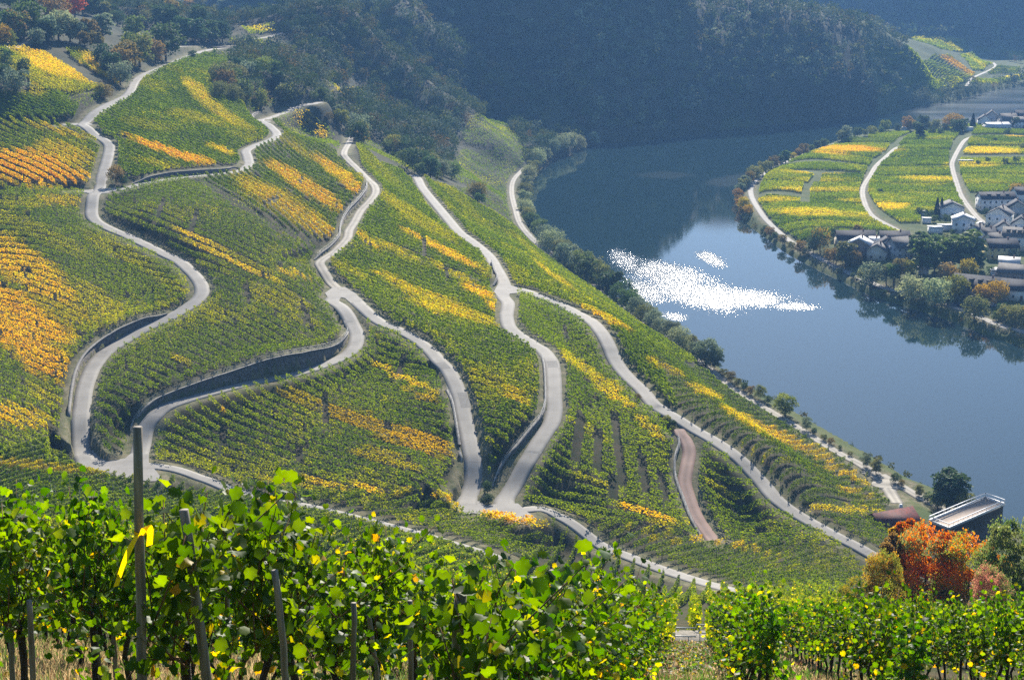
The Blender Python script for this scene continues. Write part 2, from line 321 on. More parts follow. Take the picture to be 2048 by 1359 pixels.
# widened places where roads meet
for i, (jx, jy, r) in enumerate([(196,384,3.6),(166,249,3.4),(1776,968,4.2),(1742,945,2.5),(528,243,3.0)]):
    X, Y, Z = (float(v[0]) for v in hit(jx, jy)); t = np.linspace(-.995, .995, 13); zz = []
    for rn, q in RD.items():
        if 'junction.' in rn or rn == 'road_junction': continue
        zz += list(q['z'][np.hypot(q['x']-X, q['y']-Y) < r+1])
    if zz: Z = float(np.mean(zz)); X, Y = (float(v) for v in at_z(jx, jy, Z)[:2])
    for rn, q in RD.items():
        if rn.startswith('road_junction'): continue
        w = sstep(r+1, r+14, np.hypot(q['x']-X, q['y']-Y)); q['z'] = Z*(1-w)+q['z']*w
    RD['road_junction' if i == 0 else 'road_junction.%03d' % i] = dict(x=X+r*t, y=Y+0*t, z=Z+0*t, hw=r*np.sqrt(1-t*t), nx=0*t, ny=0*t+1, kind='paved' if jx < 1700 else 'dirt')
JPOLY = [[(148,905),(166,928),(190,941),(245,955),(300,962),(328,961),(312,941),(298,925),(297,908),(262,906),(250,916),(215,920),(202,914),(187,900)],
 [(650,586),(666,574),(690,574),(712,587),(724,601),(702,606),(690,596),(681,594),(676,608),(662,604)],
 [(988,583),(997,566),(1012,558),(1023,571),(1044,577),(1041,585),(1020,587),(1016,594),(997,594)],
 [(905,998),(960,1002),(972,1011),(986,1008),(1036,1006),(1052,1021),(1070,1034),(1046,1047),(1005,1034),(950,1026),(905,1018)]]
JP = []
for poly in JPOLY:
    q = np.array(poly, float); c = q.mean(0); X, Y, Z = (float(v[0]) for v in hit(c[0], c[1])); rr = 9.; zz = []
    for rn, r in RD.items():
        if not rn.startswith('road_junction'): zz += list(r['z'][np.hypot(r['x']-X, r['y']-Y) < rr])
    Z = float(np.mean(zz)) if zz else Z
    for rn, r in RD.items():
        if rn.startswith('road_junction'): continue
        px_r, py_r = project(r['x'], r['y'], r['z']); ins = in_poly(px_r, py_r, q); 
        dmin = np.full(len(r['x']), 99.); wx, wy, _ = at_z(q[:, 0], q[:, 1], Z)
        for k in range(len(wx)): dmin = np.minimum(dmin, np.hypot(r['x']-wx[k], r['y']-wy[k]))
        w = np.where(ins, 0, sstep(1., 15., dmin)); r['z'] = Z*(1-w)+r['z']*w
    wx, wy, _ = at_z(q[:, 0], q[:, 1], Z); JP.append((np.c_[wx, wy], Z))
# densify and carve
ROADD = np.full(GZ.shape, 60.0)          # distance from road edge
ROADZ = np.zeros(GZ.shape)
for name, r in RD.items():
    s = np.r_[0, np.cumsum(np.hypot(np.diff(r['x']), np.diff(r['y'])))]
    n = max(2, int(s[-1]/1.2)); t = np.linspace(0, s[-1], n)
    xs, ys, zs, hs = (np.interp(t, s, r[k]) for k in ('x', 'y', 'z', 'hw'))
    tX = np.gradient(xs); tY = np.gradient(ys); tl = np.hypot(tX, tY)+1e-9; gz = np.gradient(zs)/tl; tX /= tl; tY /= tl
    for i, r0, r1, a0, a1 in windows(xs, ys, hs+9):
        d = np.hypot(GX[r0:r1, a0:a1]-xs[i], GY[r0:r1, a0:a1]-ys[i])-hs[i]
        m = d < ROADD[r0:r1, a0:a1]
        al = np.clip((GX[r0:r1, a0:a1]-xs[i])*tX[i]+(GY[r0:r1, a0:a1]-ys[i])*tY[i], -1.2, 1.2)
        ROADD[r0:r1, a0:a1][m] = d[m]; ROADZ[r0:r1, a0:a1][m] = (zs[i]+gz[i]*al)[m]
for poly, Z in JP:
    a0, a1, b0, b1 = poly[:, 0].min()-6, poly[:, 0].max()+6, poly[:, 1].min()-6, poly[:, 1].max()+6
    k = (GX > a0) & (GX < a1) & (GY > b0) & (GY < b1); ii = np.nonzero(k); x, y = GX[ii], GY[ii]
    d = np.full(len(x), 99.)
    for j in range(len(poly)):
        p0, p1 = poly[j-1], poly[j]; e = p1-p0; t = np.clip(((x-p0[0])*e[0]+(y-p0[1])*e[1])/(e@e+1e-9), 0, 1); d = np.minimum(d, np.hypot(x-p0[0]-t*e[0], y-p0[1]-t*e[1]))
    d = np.where(in_poly(x, y, poly), -d, d); m = d < ROADD[ii]
    rd = ROADD[ii]; rz = ROADZ[ii]; rd[m] = d[m]; rz[m] = Z; ROADD[ii] = rd; ROADZ[ii] = rz
RIVGUARD = sstep(0, 3, SD)

# retaining walls: foot line and top line, both in photograph pixels; side = where the hill is
WALLS = {}
def wl(s): return np.array([float(t) for t in s.replace(';', ' ').replace(',', ' ').split()]).reshape(-1, 3)   # x, foot y, top y
WALLS['wall_long_bend'] = wl("335 628 622; 310 640 630; 280 652 640; 250 668 652; 225 682 666; 200 698 682; 178 718 701; 163 737 721; 152 762 747; 146 790 778; 142 820 810; 140 850 841; 139 880 872; 139 912 904")
WALLS['wall_hairpin'] = wl("264 868 861; 270 850 841; 290 829 818; 312 811 799; 340 800 786; 375 790 773; 435 774 752; 475 764 740; 520 755 724; 560 748 713; 600 738 706; 640 723 699; 662 712 694; 680 700 686; 694 682 670; 697 664 656")
WALLS['wall_middle_low'] = wl("921 905 896; 925 922 912; 926 940 927; 920 960 945; 908 978 962; 898 992 975")
WALLS['wall_middle_high'] = wl("895 780 775; 905 805 799; 911 832 826; 916 862 856; 921 890 884")
WALLS['wall_right'] = wl("1086 716 710; 1090 740 734; 1092 775 769; 1092 812 804; 1084 842 830; 1064 868 855; 1044 893 880; 1022 922 906; 1002 952 935; 988 976 962")
WALLS['wall_dirt_track'] = wl("735 368 360; 733 388 378; 718 410 398; 700 428 417; 688 445 436; 682 462 453; 680 478 470; 664 496 490; 648 508 502; 630 520 514")
WALLS['wall_terrace'] = wl("265 368 364; 300 362 353; 340 354 345; 400 349 340; 450 344 337; 480 337 331")
WALLS['wall_red_track'] = wl("1358 875 869; 1360 893 887; 1352 920 912; 1351 950 944; 1357 975 970; 1368 1003 998; 1382 1040 1035; 1402 1070 1065")
WALLS['wall_fork'] = wl("984 526 518; 989 545 537; 996 562 553; 988 572 564")
WALLS['wall_upper_hairpin'] = wl("515 246 241; 506 234 229; 525 226 221; 546 216 212")
WD = {}
for name, w in WALLS.items():
    q = catmull(w, 5)
    X, Y, Z = hit(q[:, 0], q[:, 1])
    zr = np.where(look(ROADD, X, Y) < 4, look(ROADZ, X, Y), Z)
    X, Y, _ = at_z(q[:, 0], q[:, 1], zr)
    # top: same plan position, height read from the top pixel
    dx, dy, dz = ray(q[:, 0], q[:, 2]); zt = CAMZ+dz/dy*Y
    hgt = np.clip((zt-zr)*1.0, .7, 5.0); hgt = np.convolve(np.pad(hgt, 2, mode='edge'), np.ones(5)/5, 'valid')
    _s = np.r_[0, np.cumsum(np.hypot(np.diff(X), np.diff(Y)))]; hgt *= np.clip(np.minimum(_s, _s[-1]-_s)/7.+.18, 0, 1)
    WD[name] = dict(x=X, y=Y, z=zr, h=hgt)
WALLRAISE = np.zeros(GZ.shape); 
_target = GZ.copy()
# level the roads first (banks blend over a few metres)
_b = 1-sstep(.9, 6.0, ROADD)
GZ0 = GZ.copy()
GZ = GZ*(1-_b)+(ROADZ-.09)*_b

for name, w in WD.items():
    x, y = w['x'], w['y']; s = np.r_[0, np.cumsum(np.hypot(np.diff(x), np.diff(y)))]
    n = max(2, int(s[-1]/.8)); t = np.linspace(0, s[-1], n)
    xs, ys, zs, hs = (np.interp(t, s, w[k]) for k in ('x', 'y', 'z', 'h'))
    tx = np.gradient(xs); ty = np.gradient(ys); tl = np.hypot(tx, ty)+1e-9; tx /= tl; ty /= tl
    # which side is the hill: away from the road
    dl = look(ROADD, xs-ty*2.0, ys+tx*2.0); dr = look(ROADD, xs+ty*2.0, ys-tx*2.0)
    sg = 1 if dl.mean() > dr.mean() else -1
    w['sg'] = sg; hx, hy = -ty*sg, tx*sg; w['hx'] = hx; w['hy'] = hy; w['xs'] = xs; w['ys'] = ys; w['zs'] = zs; w['hs'] = hs
    best = {}
    D = np.full(GZ.shape, 99.0); S = np.zeros(GZ.shape); T = np.zeros(GZ.shape)
    for i, r0, r1, a0, a1 in windows(xs, ys, [16.]*n):
        ex = GX[r0:r1, a0:a1]-xs[i]; ey = GY[r0:r1, a0:a1]-ys[i]
        d = np.hypot(ex, ey); m = d < D[r0:r1, a0:a1]
        D[r0:r1, a0:a1][m] = d[m]; S[r0:r1, a0:a1][m] = (ex*hx[i]+ey*hy[i])[m]; T[r0:r1, a0:a1][m] = zs[i]+hs[i]
    edge = 1.0
    up = (D < 16) & (S > .15) & (ROADD > .2)
    f = (1-sstep(3.5, 15, D))
    want = np.maximum(GZ0, T-.15)*f + GZ0*(1-f) if name != 'x' else GZ
    want = np.where(S < 3.5, np.minimum(np.maximum(T-.12+.15*S, want*0+T-.12), T+.6), want)
    GZ[up] = want[up]
    lowside = (D < 3) & (S <= .15) & (ROADD < 3)
    GZ[lowside] = (ROADZ-.09)[lowside]
GZ = np.where(SD > 0, np.where(SD < 5, np.minimum(GZ, .2+SD*1.2), GZ), GZ)
# ------------------------------------------------------------------ materials
def new_mat(name):
    m = bpy.data.materials.new(name); m.use_nodes = True; n = m.node_tree; n.nodes.clear()
    out = n.nodes.new('ShaderNodeOutputMaterial'); return m, n, out
def N(n, t, **k):
    nd = n.nodes.new(t)
    for a, b in k.items():
        if a.startswith('i_'): nd.inputs[a[2:].replace('_', ' ')].default_value = b
        else: setattr(nd, a, b)
    return nd
def noise_col(n, c1, c2, scale, detail=4, lo=.35, hi=.65, coord='Object', vec=None):
    if vec is None:
        tc = n.nodes.new('ShaderNodeTexCoord'); vec = tc.outputs[coord]
    nz = N(n, 'ShaderNodeTexNoise'); nz.inputs['Scale'].default_value = scale; nz.inputs['Detail'].default_value = detail
    n.links.new(vec, nz.inputs['Vector'])
    r = n.nodes.new('ShaderNodeValToRGB'); r.color_ramp.elements[0].position = lo; r.color_ramp.elements[1].position = hi
    r.color_ramp.elements[0].color = (*c1, 1); r.color_ramp.elements[1].color = (*c2, 1)
    n.links.new(nz.outputs['Fac'], r.inputs['Fac']); return r.outputs['Color'], nz.outputs['Fac'], vec
def simple_mat(name, c1, c2=None, scale=3., rough=.85, bump=0., lo=.35, hi=.65, metal=0., bscale=None, spec=.3):
    m, n, out = new_mat(name); b = n.nodes.new('ShaderNodeBsdfPrincipled'); n.links.new(b.outputs[0], out.inputs[0])
    c2 = c2 or c1
    col, fac, vec = noise_col(n, c1, c2, scale, 5, lo, hi)
    n.links.new(col, b.inputs['Base Color']); b.inputs['Roughness'].default_value = rough; b.inputs['Metallic'].default_value = metal
    b.inputs['Specular IOR Level'].default_value = spec
    if bump:
        nz = N(n, 'ShaderNodeTexNoise'); nz.inputs['Scale'].default_value = bscale or scale*3; n.links.new(vec, nz.inputs['Vector'])
        bp = n.nodes.new('ShaderNodeBump'); bp.inputs['Strength'].default_value = bump; bp.inputs['Distance'].default_value = .1
        n.links.new(nz.outputs['Fac'], bp.inputs['Height']); n.links.new(bp.outputs[0], b.inputs['Normal'])
    return m
def leaf_mat(name, trans=.45, rough=.5, spec=.35, sat=1.0, val=1.0, objvar=.12, gv=1.7):
    """leaf colour comes from the mesh's own 'col' attribute"""
    m, n, out = new_mat(name)
    at = N(n, 'ShaderNodeAttribute', attribute_name='col')
    oi = n.nodes.new('ShaderNodeObjectInfo')
    hs = n.nodes.new('ShaderNodeHueSaturation')
    mr = n.nodes.new('ShaderNodeMapRange'); mr.inputs['To Min'].default_value = val*(1-objvar*1.5); mr.inputs['To Max'].default_value = val*(1+objvar*1.5)
    n.links.new(oi.outputs['Random'], mr.inputs['Value']); n.links.new(mr.outputs[0], hs.inputs['Value'])
    m2 = n.nodes.new('ShaderNodeMath'); m2.operation = 'MULTIPLY'; m2.inputs[1].default_value = 7.31
    m3 = n.nodes.new('ShaderNodeMath'); m3.operation = 'FRACT'; n.links.new(oi.outputs['Random'], m2.inputs[0]); n.links.new(m2.outputs[0], m3.inputs[0])
    mh = n.nodes.new('ShaderNodeMapRange'); mh.inputs['To Min'].default_value = .5-.02*(objvar/.12); mh.inputs['To Max'].default_value = .5+.012*(objvar/.12)
    n.links.new(m3.outputs[0], mh.inputs['Value']); n.links.new(mh.outputs[0], hs.inputs['Hue'])
    hs.inputs['Saturation'].default_value = sat
    n.links.new(at.outputs['Color'], hs.inputs['Color'])
    b = n.nodes.new('ShaderNodeBsdfPrincipled'); b.inputs['Roughness'].default_value = rough; b.inputs['Specular IOR Level'].default_value = spec
    t = n.nodes.new('ShaderNodeBsdfTranslucent')
    g = n.nodes.new('ShaderNodeHueSaturation'); g.inputs['Hue'].default_value = .498; g.inputs['Saturation'].default_value = 1.1; g.inputs['Value'].default_value = gv
    n.links.new(hs.outputs[0], b.inputs['Base Color']); n.links.new(hs.outputs[0], g.inputs['Color']); n.links.new(g.outputs[0], t.inputs['Color'])
    mx = n.nodes.new('ShaderNodeMixShader'); mx.inputs[0].default_value = trans
    n.links.new(b.outputs[0], mx.inputs[1]); n.links.new(t.outputs[0], mx.inputs[2]); n.links.new(mx.outputs[0], out.inputs[0])
    return m

M = {}
# ground: three zone masks stored on the mesh (r vineyard soil, g grass, b wood floor)
m, n, out = new_mat('ground'); b = n.nodes.new('ShaderNodeBsdfPrincipled'); n.links.new(b.outputs[0], out.inputs[0])
at = N(n, 'ShaderNodeAttribute', attribute_name='zone'); sp = n.nodes.new('ShaderNodeSeparateColor'); n.links.new(at.outputs['Color'], sp.inputs[0])
soil, _, vec = noise_col(n, (.028, .036, .010), (.07, .055, .030), .35, 8, .38, .66)
grass, _, _ = noise_col(n, (.05, .08, .018), (.10, .115, .035), .12, 8, .35, .65, vec=vec)
wood, _, _ = noise_col(n, (.028, .038, .018), (.075, .07, .035), .08, 8, .35, .65, vec=vec)
verge, _, _ = noise_col(n, (.09, .10, .04), (.20, .17, .10), .5, 8, .35, .65, vec=vec)
mxs = None
def mixc(n, a, b_, f):
    mx = n.nodes.new('ShaderNodeMix'); mx.data_type = 'RGBA'
    n.links.new(f, mx.inputs[0]); n.links.new(a, mx.inputs[6]); n.links.new(b_, mx.inputs[7]); return mx.outputs[2]
c = mixc(n, soil, grass, sp.outputs[1]); c = mixc(n, c, wood, sp.outputs[2]); c = mixc(n, c, verge, sp.outputs[0])
fine, ff, _ = noise_col(n, (.6, .6, .6), (1.25, 1.25, 1.25), 3.0, 6, .3, .7, vec=vec)
mm = n.nodes.new('ShaderNodeMix'); mm.data_type = 'RGBA'; mm.blend_type = 'MULTIPLY'; mm.inputs[0].default_value = 1
n.links.new(c, mm.inputs[6]); n.links.new(fine, mm.inputs[7]); n.links.new(mm.outputs[2], b.inputs['Base Color'])
b.inputs['Roughness'].default_value = .95; b.inputs['Specular IOR Level'].default_value = .1
bp = n.nodes.new('ShaderNodeBump'); bp.inputs['Strength'].default_value = .8; bp.inputs['Distance'].default_value = .15
n.links.new(ff, bp.inputs['Height']); n.links.new(bp.outputs[0], b.inputs['Normal'])
M['ground'] = m

# road surfaces
def road_mat(name, c1, c2, rut):
    m, n, out = new_mat(name); b = n.nodes.new('ShaderNodeBsdfPrincipled'); n.links.new(b.outputs[0], out.inputs[0])
    col, _, vec = noise_col(n, c1, c2, .25, 9, .3, .7)
    fine, ff, _ = noise_col(n, (.82, .82, .82), (1.12, 1.12, 1.12), 6., 4, .3, .7, vec=vec)
    uv = n.nodes.new('ShaderNodeUVMap'); s = n.nodes.new('ShaderNodeSeparateXYZ'); n.links.new(uv.outputs[0], s.inputs[0])
    # wheel tracks: slightly different tone at a quarter and three quarters of the width
    r = n.nodes.new('ShaderNodeValToRGB'); e = r.color_ramp.elements
    e[0].position = 0; e[0].color = (*[rut[0]]*3, 1); e[1].position = 1; e[1].color = (*[rut[0]]*3, 1)
    for p, v in ((.12, rut[1]), (.27, rut[2]), (.5, rut[3]), (.73, rut[2]), (.88, rut[1])):
        x = e.new(p); x.color = (v, v, v, 1)
    n.links.new(s.outputs[0], r.inputs[0])
    mm = n.nodes.new('ShaderNodeMix'); mm.data_type = 'RGBA'; mm.blend_type = 'MULTIPLY'; mm.inputs[0].default_value = 1
    n.links.new(col, mm.inputs[6]); n.links.new(fine, mm.inputs[7])
    m2 = n.nodes.new('ShaderNodeMix'); m2.data_type = 'RGBA'; m2.blend_type = 'MULTIPLY'; m2.inputs[0].default_value = 1
    n.links.new(mm.outputs[2], m2.inputs[6]); n.links.new(r.outputs[0], m2.inputs[7])
    # slab joints / repairs: thin cross lines every few metres
    last = m2.outputs[2]
    if 'paved' in name:
        w = n.nodes.new('ShaderNodeMath'); w.operation = 'FRACT'; d = n.nodes.new('ShaderNodeMath'); d.operation = 'DIVIDE'; d.inputs[1].default_value = 6.0
        n.links.new(s.outputs[1], d.inputs[0]); n.links.new(d.outputs[0], w.inputs[0])
        lt = n.nodes.new('ShaderNodeMath'); lt.operation = 'LESS_THAN'; lt.inputs[1].default_value = .02; n.links.new(w.outputs[0], lt.inputs[0])
        m3 = n.nodes.new('ShaderNodeMix'); m3.data_type = 'RGBA'; m3.blend_type = 'MULTIPLY'; m3.inputs[7].default_value = (.72, .72, .72, 1)
        n.links.new(lt.outputs[0], m3.inputs[0]); n.links.new(last, m3.inputs[6]); last = m3.outputs[2]
    n.links.new(last, b.inputs['Base Color']); b.inputs['Roughness'].default_value = .8; b.inputs['Specular IOR Level'].default_value = .25
    return m
M['paved'] = road_mat('paved_road', (.20, .185, .16), (.275, .255, .22), (.8, 1., 1.02, .96))
M['patch'] = simple_mat('asphalt_patch', (.15, .14, .125), (.20, .19, .165), 1.5)
M['dirt'] = road_mat('gravel_track', (.22, .195, .15), (.33, .295, .235), (.5, .8, 1.15, .62))
M['red'] = road_mat('red_earth_track', (.20, .115, .085), (.30, .185, .14), (.9, 1.0, 1.1, .75))

# water: mirror surface; wind-ruffled patches carry steeper ripples
m, n, out = new_mat('river_water'); b = n.nodes.new('ShaderNodeBsdfPrincipled'); n.links.new(b.outputs[0], out.inputs[0])
b.inputs['Base Color'].default_value = (.012, .03, .034, 1); b.inputs['Roughness'].default_value = .04; b.inputs['IOR'].default_value = 1.33
b.inputs['Specular IOR Level'].default_value = .5
tc = n.nodes.new('ShaderNodeTexCoord')
mp = n.nodes.new('ShaderNodeMapping'); mp.inputs['Rotation'].default_value = (0, 0, .3); mp.inputs['Scale'].default_value = (1, 1.7, 1)
n.links.new(tc.outputs['Object'], mp.inputs[0])
n1 = N(n, 'ShaderNodeTexNoise'); n1.inputs['Scale'].default_value = .55; n1.inputs['Detail'].default_value = 3; n.links.new(mp.outputs[0], n1.inputs['Vector'])
n2 = N(n, 'ShaderNodeTexNoise'); n2.inputs['Scale'].default_value = 1.3; n2.inputs['Detail'].default_value = 3; n.links.new(tc.outputs['Object'], n2.inputs['Vector'])
rp = N(n, 'ShaderNodeAttribute', attribute_name='ripple')
mp3 = n.nodes.new('ShaderNodeMapping'); mp3.inputs['Scale'].default_value = (1, .36, 1); n.links.new(tc.outputs['Object'], mp3.inputs[0])
n3 = N(n, 'ShaderNodeTexNoise'); n3.inputs['Scale'].default_value = 1.5; n3.inputs['Detail'].default_value = 2; n.links.new(mp3.outputs[0], n3.inputs['Vector'])
ad = n.nodes.new('ShaderNodeMath'); ad.operation = 'ADD'; n.links.new(n3.outputs['Fac'], ad.inputs[0]); n.links.new(rp.outputs['Fac'], ad.inputs[1])
ms = n.nodes.new('ShaderNodeMapRange'); ms.inputs['From Min'].default_value = .74; ms.inputs['From Max'].default_value = .84; n.links.new(ad.outputs[0], ms.inputs['Value'])
b1 = n.nodes.new('ShaderNodeBump'); b1.inputs['Distance'].default_value = .05; b1.inputs['Strength'].default_value = .10; n.links.new(n1.outputs['Fac'], b1.inputs['Height'])
b2 = n.nodes.new('ShaderNodeBump'); b2.inputs['Distance'].default_value = .16; n.links.new(n2.outputs['Fac'], b2.inputs['Height'])
rr = n.nodes.new('ShaderNodeMapRange'); rr.inputs['To Min'].default_value = .03; rr.inputs['To Max'].default_value = .13; n.links.new(ms.outputs[0], rr.inputs['Value']); sa = N(n, 'ShaderNodeAttribute', attribute_name='sheen'); sm = n.nodes.new('ShaderNodeMath'); sm.operation = 'MULTIPLY_ADD'; sm.inputs[1].default_value = .16; n.links.new(sa.outputs['Fac'], sm.inputs[0]); n.links.new(rr.outputs[0], sm.inputs[2]); n.links.new(sm.outputs[0], b.inputs['Roughness'])
n.links.new(ms.outputs[0], b2.inputs['Strength']); n.links.new(b1.outputs[0], b2.inputs['Normal']); n.links.new(b2.outputs[0], b.inputs['Normal'])
M['water'] = m

# ------------------------------------------------------------------ mesh helpers
def mesh_from(name, verts, faces, mat=None, smooth=False, cols=None, colname='col', uvs=None):
    """verts (n,3), faces (m,k) equal sized"""
    verts = np.asarray(verts, np.float32); faces = np.asarray(faces, np.int32)
    me = bpy.data.meshes.new(name); nf, k = faces.shape
    me.vertices.add(len(verts)); me.vertices.foreach_set('co', verts.ravel())
    me.loops.add(nf*k); me.loops.foreach_set('vertex_index', faces.ravel())
    me.polygons.add(nf); me.polygons.foreach_set('loop_start', np.arange(0, nf*k, k, dtype=np.int32))
    me.polygons.foreach_set('loop_total', np.full(nf, k, np.int32))
    if smooth: me.polygons.foreach_set('use_smooth', np.ones(nf, bool))
    me.update(calc_edges=True)
    if cols is not None:                       # per vertex rgb
        a = me.attributes.new(colname, 'FLOAT_COLOR', 'POINT')
        c = np.ones((len(verts), 4), np.float32); c[:, :3] = cols; a.data.foreach_set('color', c.ravel())
    if uvs is not None:
        u = me.uv_layers.new(name='UVMap'); u.data.foreach_set('uv', np.asarray(uvs, np.float32)[faces.ravel()].ravel())
    if mat: me.materials.append(mat)
    return me
def link(name, me, parent=None, loc=None, **props):
    o = bpy.data.objects.new(name, me); COL.objects.link(o)
    if parent is not None: o.parent = parent
    if loc is not None: o.location = loc
    for k, v in props.items():
        if v: o[k] = v
    return o
def grid_faces(nr, nc):
    i = np.arange(nr*nc).reshape(nr, nc)
    return np.stack([i[:-1, :-1], i[:-1, 1:], i[1:, 1:], i[1:, :-1]], -1).reshape(-1, 4)
# ------------------------------------------------------------------ ground sheet
gpx, gpy = project(GX, np.maximum(GY, 1), GZ)
VINE_LAND = [(-900,1400),(-900,95),(0,95),(60,100),(130,125),(160,150),(215,165),(240,180),(262,158),(300,140),(345,128),(420,105),(450,110),(425,150),(440,200),(510,225),(560,225),(615,215),(700,285),(760,300),(830,352),(905,375),(960,410),(1010,380),(1020,350),(1055,330),(1018,360),(1028,440),(1050,470),(1110,523),(1180,573),(1260,633),(1340,688),(1418,745),(1470,787),(1547,833),(1600,865),(1663,903),(1712,931),(1750,965),(1800,1000),(1900,1080),(2900,1400)]
LEFT = ((GX < 160) | (gpy > 700)) & (SD > 0)
vine = in_poly(gpx, gpy, VINE_LAND) & (GY < 760)
wood = (~vine) & (GY > 560) & (GX < 300) & ~((gpx > 1470) & (GY < 1150))
far_r = (GY > 1280) & (GX > 330) & (GY < 1880) & (GZ < 30)
wood &= ~far_r
wood |= (GY > 1880)
pen = (GX > 90) & (GY > 480) & (GY < 1200) & (SD > 0) & (gpx > 1440) & (gpy < 760) & (gpy > 243)
road_near = (1-sstep(1.2, 3.0, np.maximum(ROADD, 0)+.8*fbm(GX/3, GY/3, 2)))*(GY < 900)
zone = np.zeros((NR, NA, 3))
zone[..., 0] = road_near
zone[..., 1] = (~vine & ~wood)*1.0
zone[..., 1] = np.maximum(zone[..., 1], (1-sstep(2, 9, SD))*(SD > 0)*.9)
zone[..., 2] = wood*1.0
zone[pen, 1] = 1; zone[pen, 2] = 0
me = mesh_from('ground', np.stack([GX, GY, GZ], -1).reshape(-1, 3), grid_faces(NR, NA), M['ground'], True, zone.reshape(-1, 3), 'zone')
ground = link('ground', me, kind='structure')

# road ribbons
for name, r in RD.items():
    hw = r['hw']; n = len(hw); s = np.r_[0, np.cumsum(np.hypot(np.diff(r['x']), np.diff(r['y'])))]
    cr = (-1, -.5, 0, .5, 1); V = []; U = []
    lift = {'paved': .0, 'dirt': -.005, 'red': -.005}[r['kind']] + {'road_upper': .012, 'road_lower': .0, 'road_hairpin': .006, 'road_middle': .006, 'dirt_track': .0, 'road_river_slope': .009, 'road_right': .003}.get(name, -.008) - (.004 if name.startswith('road_junction') else 0)
    for j in cr:
        V.append(np.c_[r['x']+r['nx']*hw*j, r['y']+r['ny']*hw*j, r['z']+lift+.03*(1-j*j)]); U.append(np.c_[np.full(n, j*.5+.5), s])
    V.append(np.c_[r['x']+r['nx']*hw*1.02, r['y']+r['ny']*hw*1.02, r['z']-.14]); U.append(np.c_[np.full(n, 1.), s])
    V.insert(0, np.c_[r['x']-r['nx']*hw*1.02, r['y']-r['ny']*hw*1.02, r['z']-.14]); U.insert(0, np.c_[np.full(n, 0.), s])
    V = np.stack(V, 1).reshape(-1, 3); U = np.stack(U, 1).reshape(-1, 2)
    me = mesh_from(name, V, grid_faces(n, 7), M[r['kind']], True, uvs=U)
    link(name, me, kind='structure')

def flat_poly(name, poly, Z, mat):
    V = np.c_[poly, np.full(len(poly), Z)]; me = bpy.data.meshes.new(name); me.from_pydata([tuple(v) for v in V], [], [tuple(range(len(V)))]); me.materials.append(mat)
    u = me.uv_layers.new(name='UVMap')
    for i, l in enumerate(me.loops): v = me.vertices[l.vertex_index].co; u.data[i].uv = (.5, v.y)
    link(name, me, kind='structure')
for poly, Z in JP: flat_poly('road_junction', poly, Z+.034, M['paved'])
for rn, y0, y1, j0, j1 in (('road_right', 720, 737, -.55, .75), ('road_middle', 783, 815, -.15, .95), ('road_right', 898, 909, -.95, .95), ('road_middle', 724, 738, -.6, .5), ('road_upper', 700, 708, -.9, .2), ('road_hairpin', 640, 648, -.2, .9)):
    r = RD[rn]; lf = {'road_upper': .012, 'road_hairpin': .006, 'road_middle': .006, 'road_right': .003}[rn]; ppx, ppy = project(r['x'], r['y'], r['z']); k = np.nonzero((ppy > y0) & (ppy < y1))[0]
    if len(k) < 2: k = np.arange(k[0]-1, k[0]+2) if len(k) else np.array([3, 4])
    k = np.arange(k[0], k[-1]+1); js = np.linspace(j0, j1, 5)
    V = np.stack([np.c_[r['x'][k]+r['nx'][k]*r['hw'][k]*j, r['y'][k]+r['ny'][k]*r['hw'][k]*j, r['z'][k]+lf+.03*(1-j*j)+.008] for j in js], 1).reshape(-1, 3)
    link('road_patch', mesh_from('road_patch', V, grid_faces(len(k), 5), M['patch'], True), kind='structure')
# river: one level sheet; the banks of the ground rise through it
GLINT = [(1330,545,120,28,14), (1400,590,150,32,12), (1255,522,48,20,25), (1290,580,70,22,22), (1350,632,35,10,5), (1510,598,105,22,4), (1425,520,42,12,25), (1590,612,70,9,4)]
def px_ell(px, py, L):
    r = np.full(px.shape, -1.0)
    for cx, cy, rx, ry, ang in L:
        c, s = math.cos(math.radians(ang)), math.sin(math.radians(ang))
        dx, dy = px-cx, py-cy; u = (dx*c+dy*s)/rx; v = (-dx*s+dy*c)/ry
        r = np.maximum(r, 1-np.sqrt(u*u+v*v))
    return r
rx = np.linspace(-250, 900, 460); ry = np.concatenate([np.linspace(250, 1500, 500), np.linspace(1510, 2000, 30)])
WX, WY = np.meshgrid(rx, ry); wpx, wpy = project(WX, WY, 0*WX)
GLINT = [(a, b, c*1.12, d*1.3, f) for a, b, c, d, f in GLINT]
e = px_ell(wpx, wpy, GLINT)+.30*fbm(WX/9, WY/22, 21, 4)
rip = np.clip(.03+.66*e, -.2, .6)
e2 = px_ell(wpx, wpy, [(1430,352,60,10,-8), (1640,660,250,40,5), (1900,950,300,180,0)])

me = mesh_from('river', np.stack([WX, WY, 0*WX], -1).reshape(-1, 3), grid_faces(len(ry), len(rx)), M['water'], False)
a = me.attributes.new('ripple', 'FLOAT', 'POINT'); a.data.foreach_set('value', rip.ravel().astype(np.float32))
a = me.attributes.new('sheen', 'FLOAT', 'POINT'); sh = sstep(1770, 1870, wpx+60*fbm(WX/40, WY/60, 8, 3))*(wpy < 262)*(.75+.3*fbm(WX/60, WY/25, 12, 2)); sh = np.maximum(sh, .35*sstep(.0, .6, px_ell(wpx, wpy, [(1480,360,90,16,-6),(1330,350,120,10,0)])+.5*fbm(WX/12, WY/30, 4, 3))); a.data.foreach_set('value', sh.ravel().astype(np.float32))
link('river', me, kind='structure')
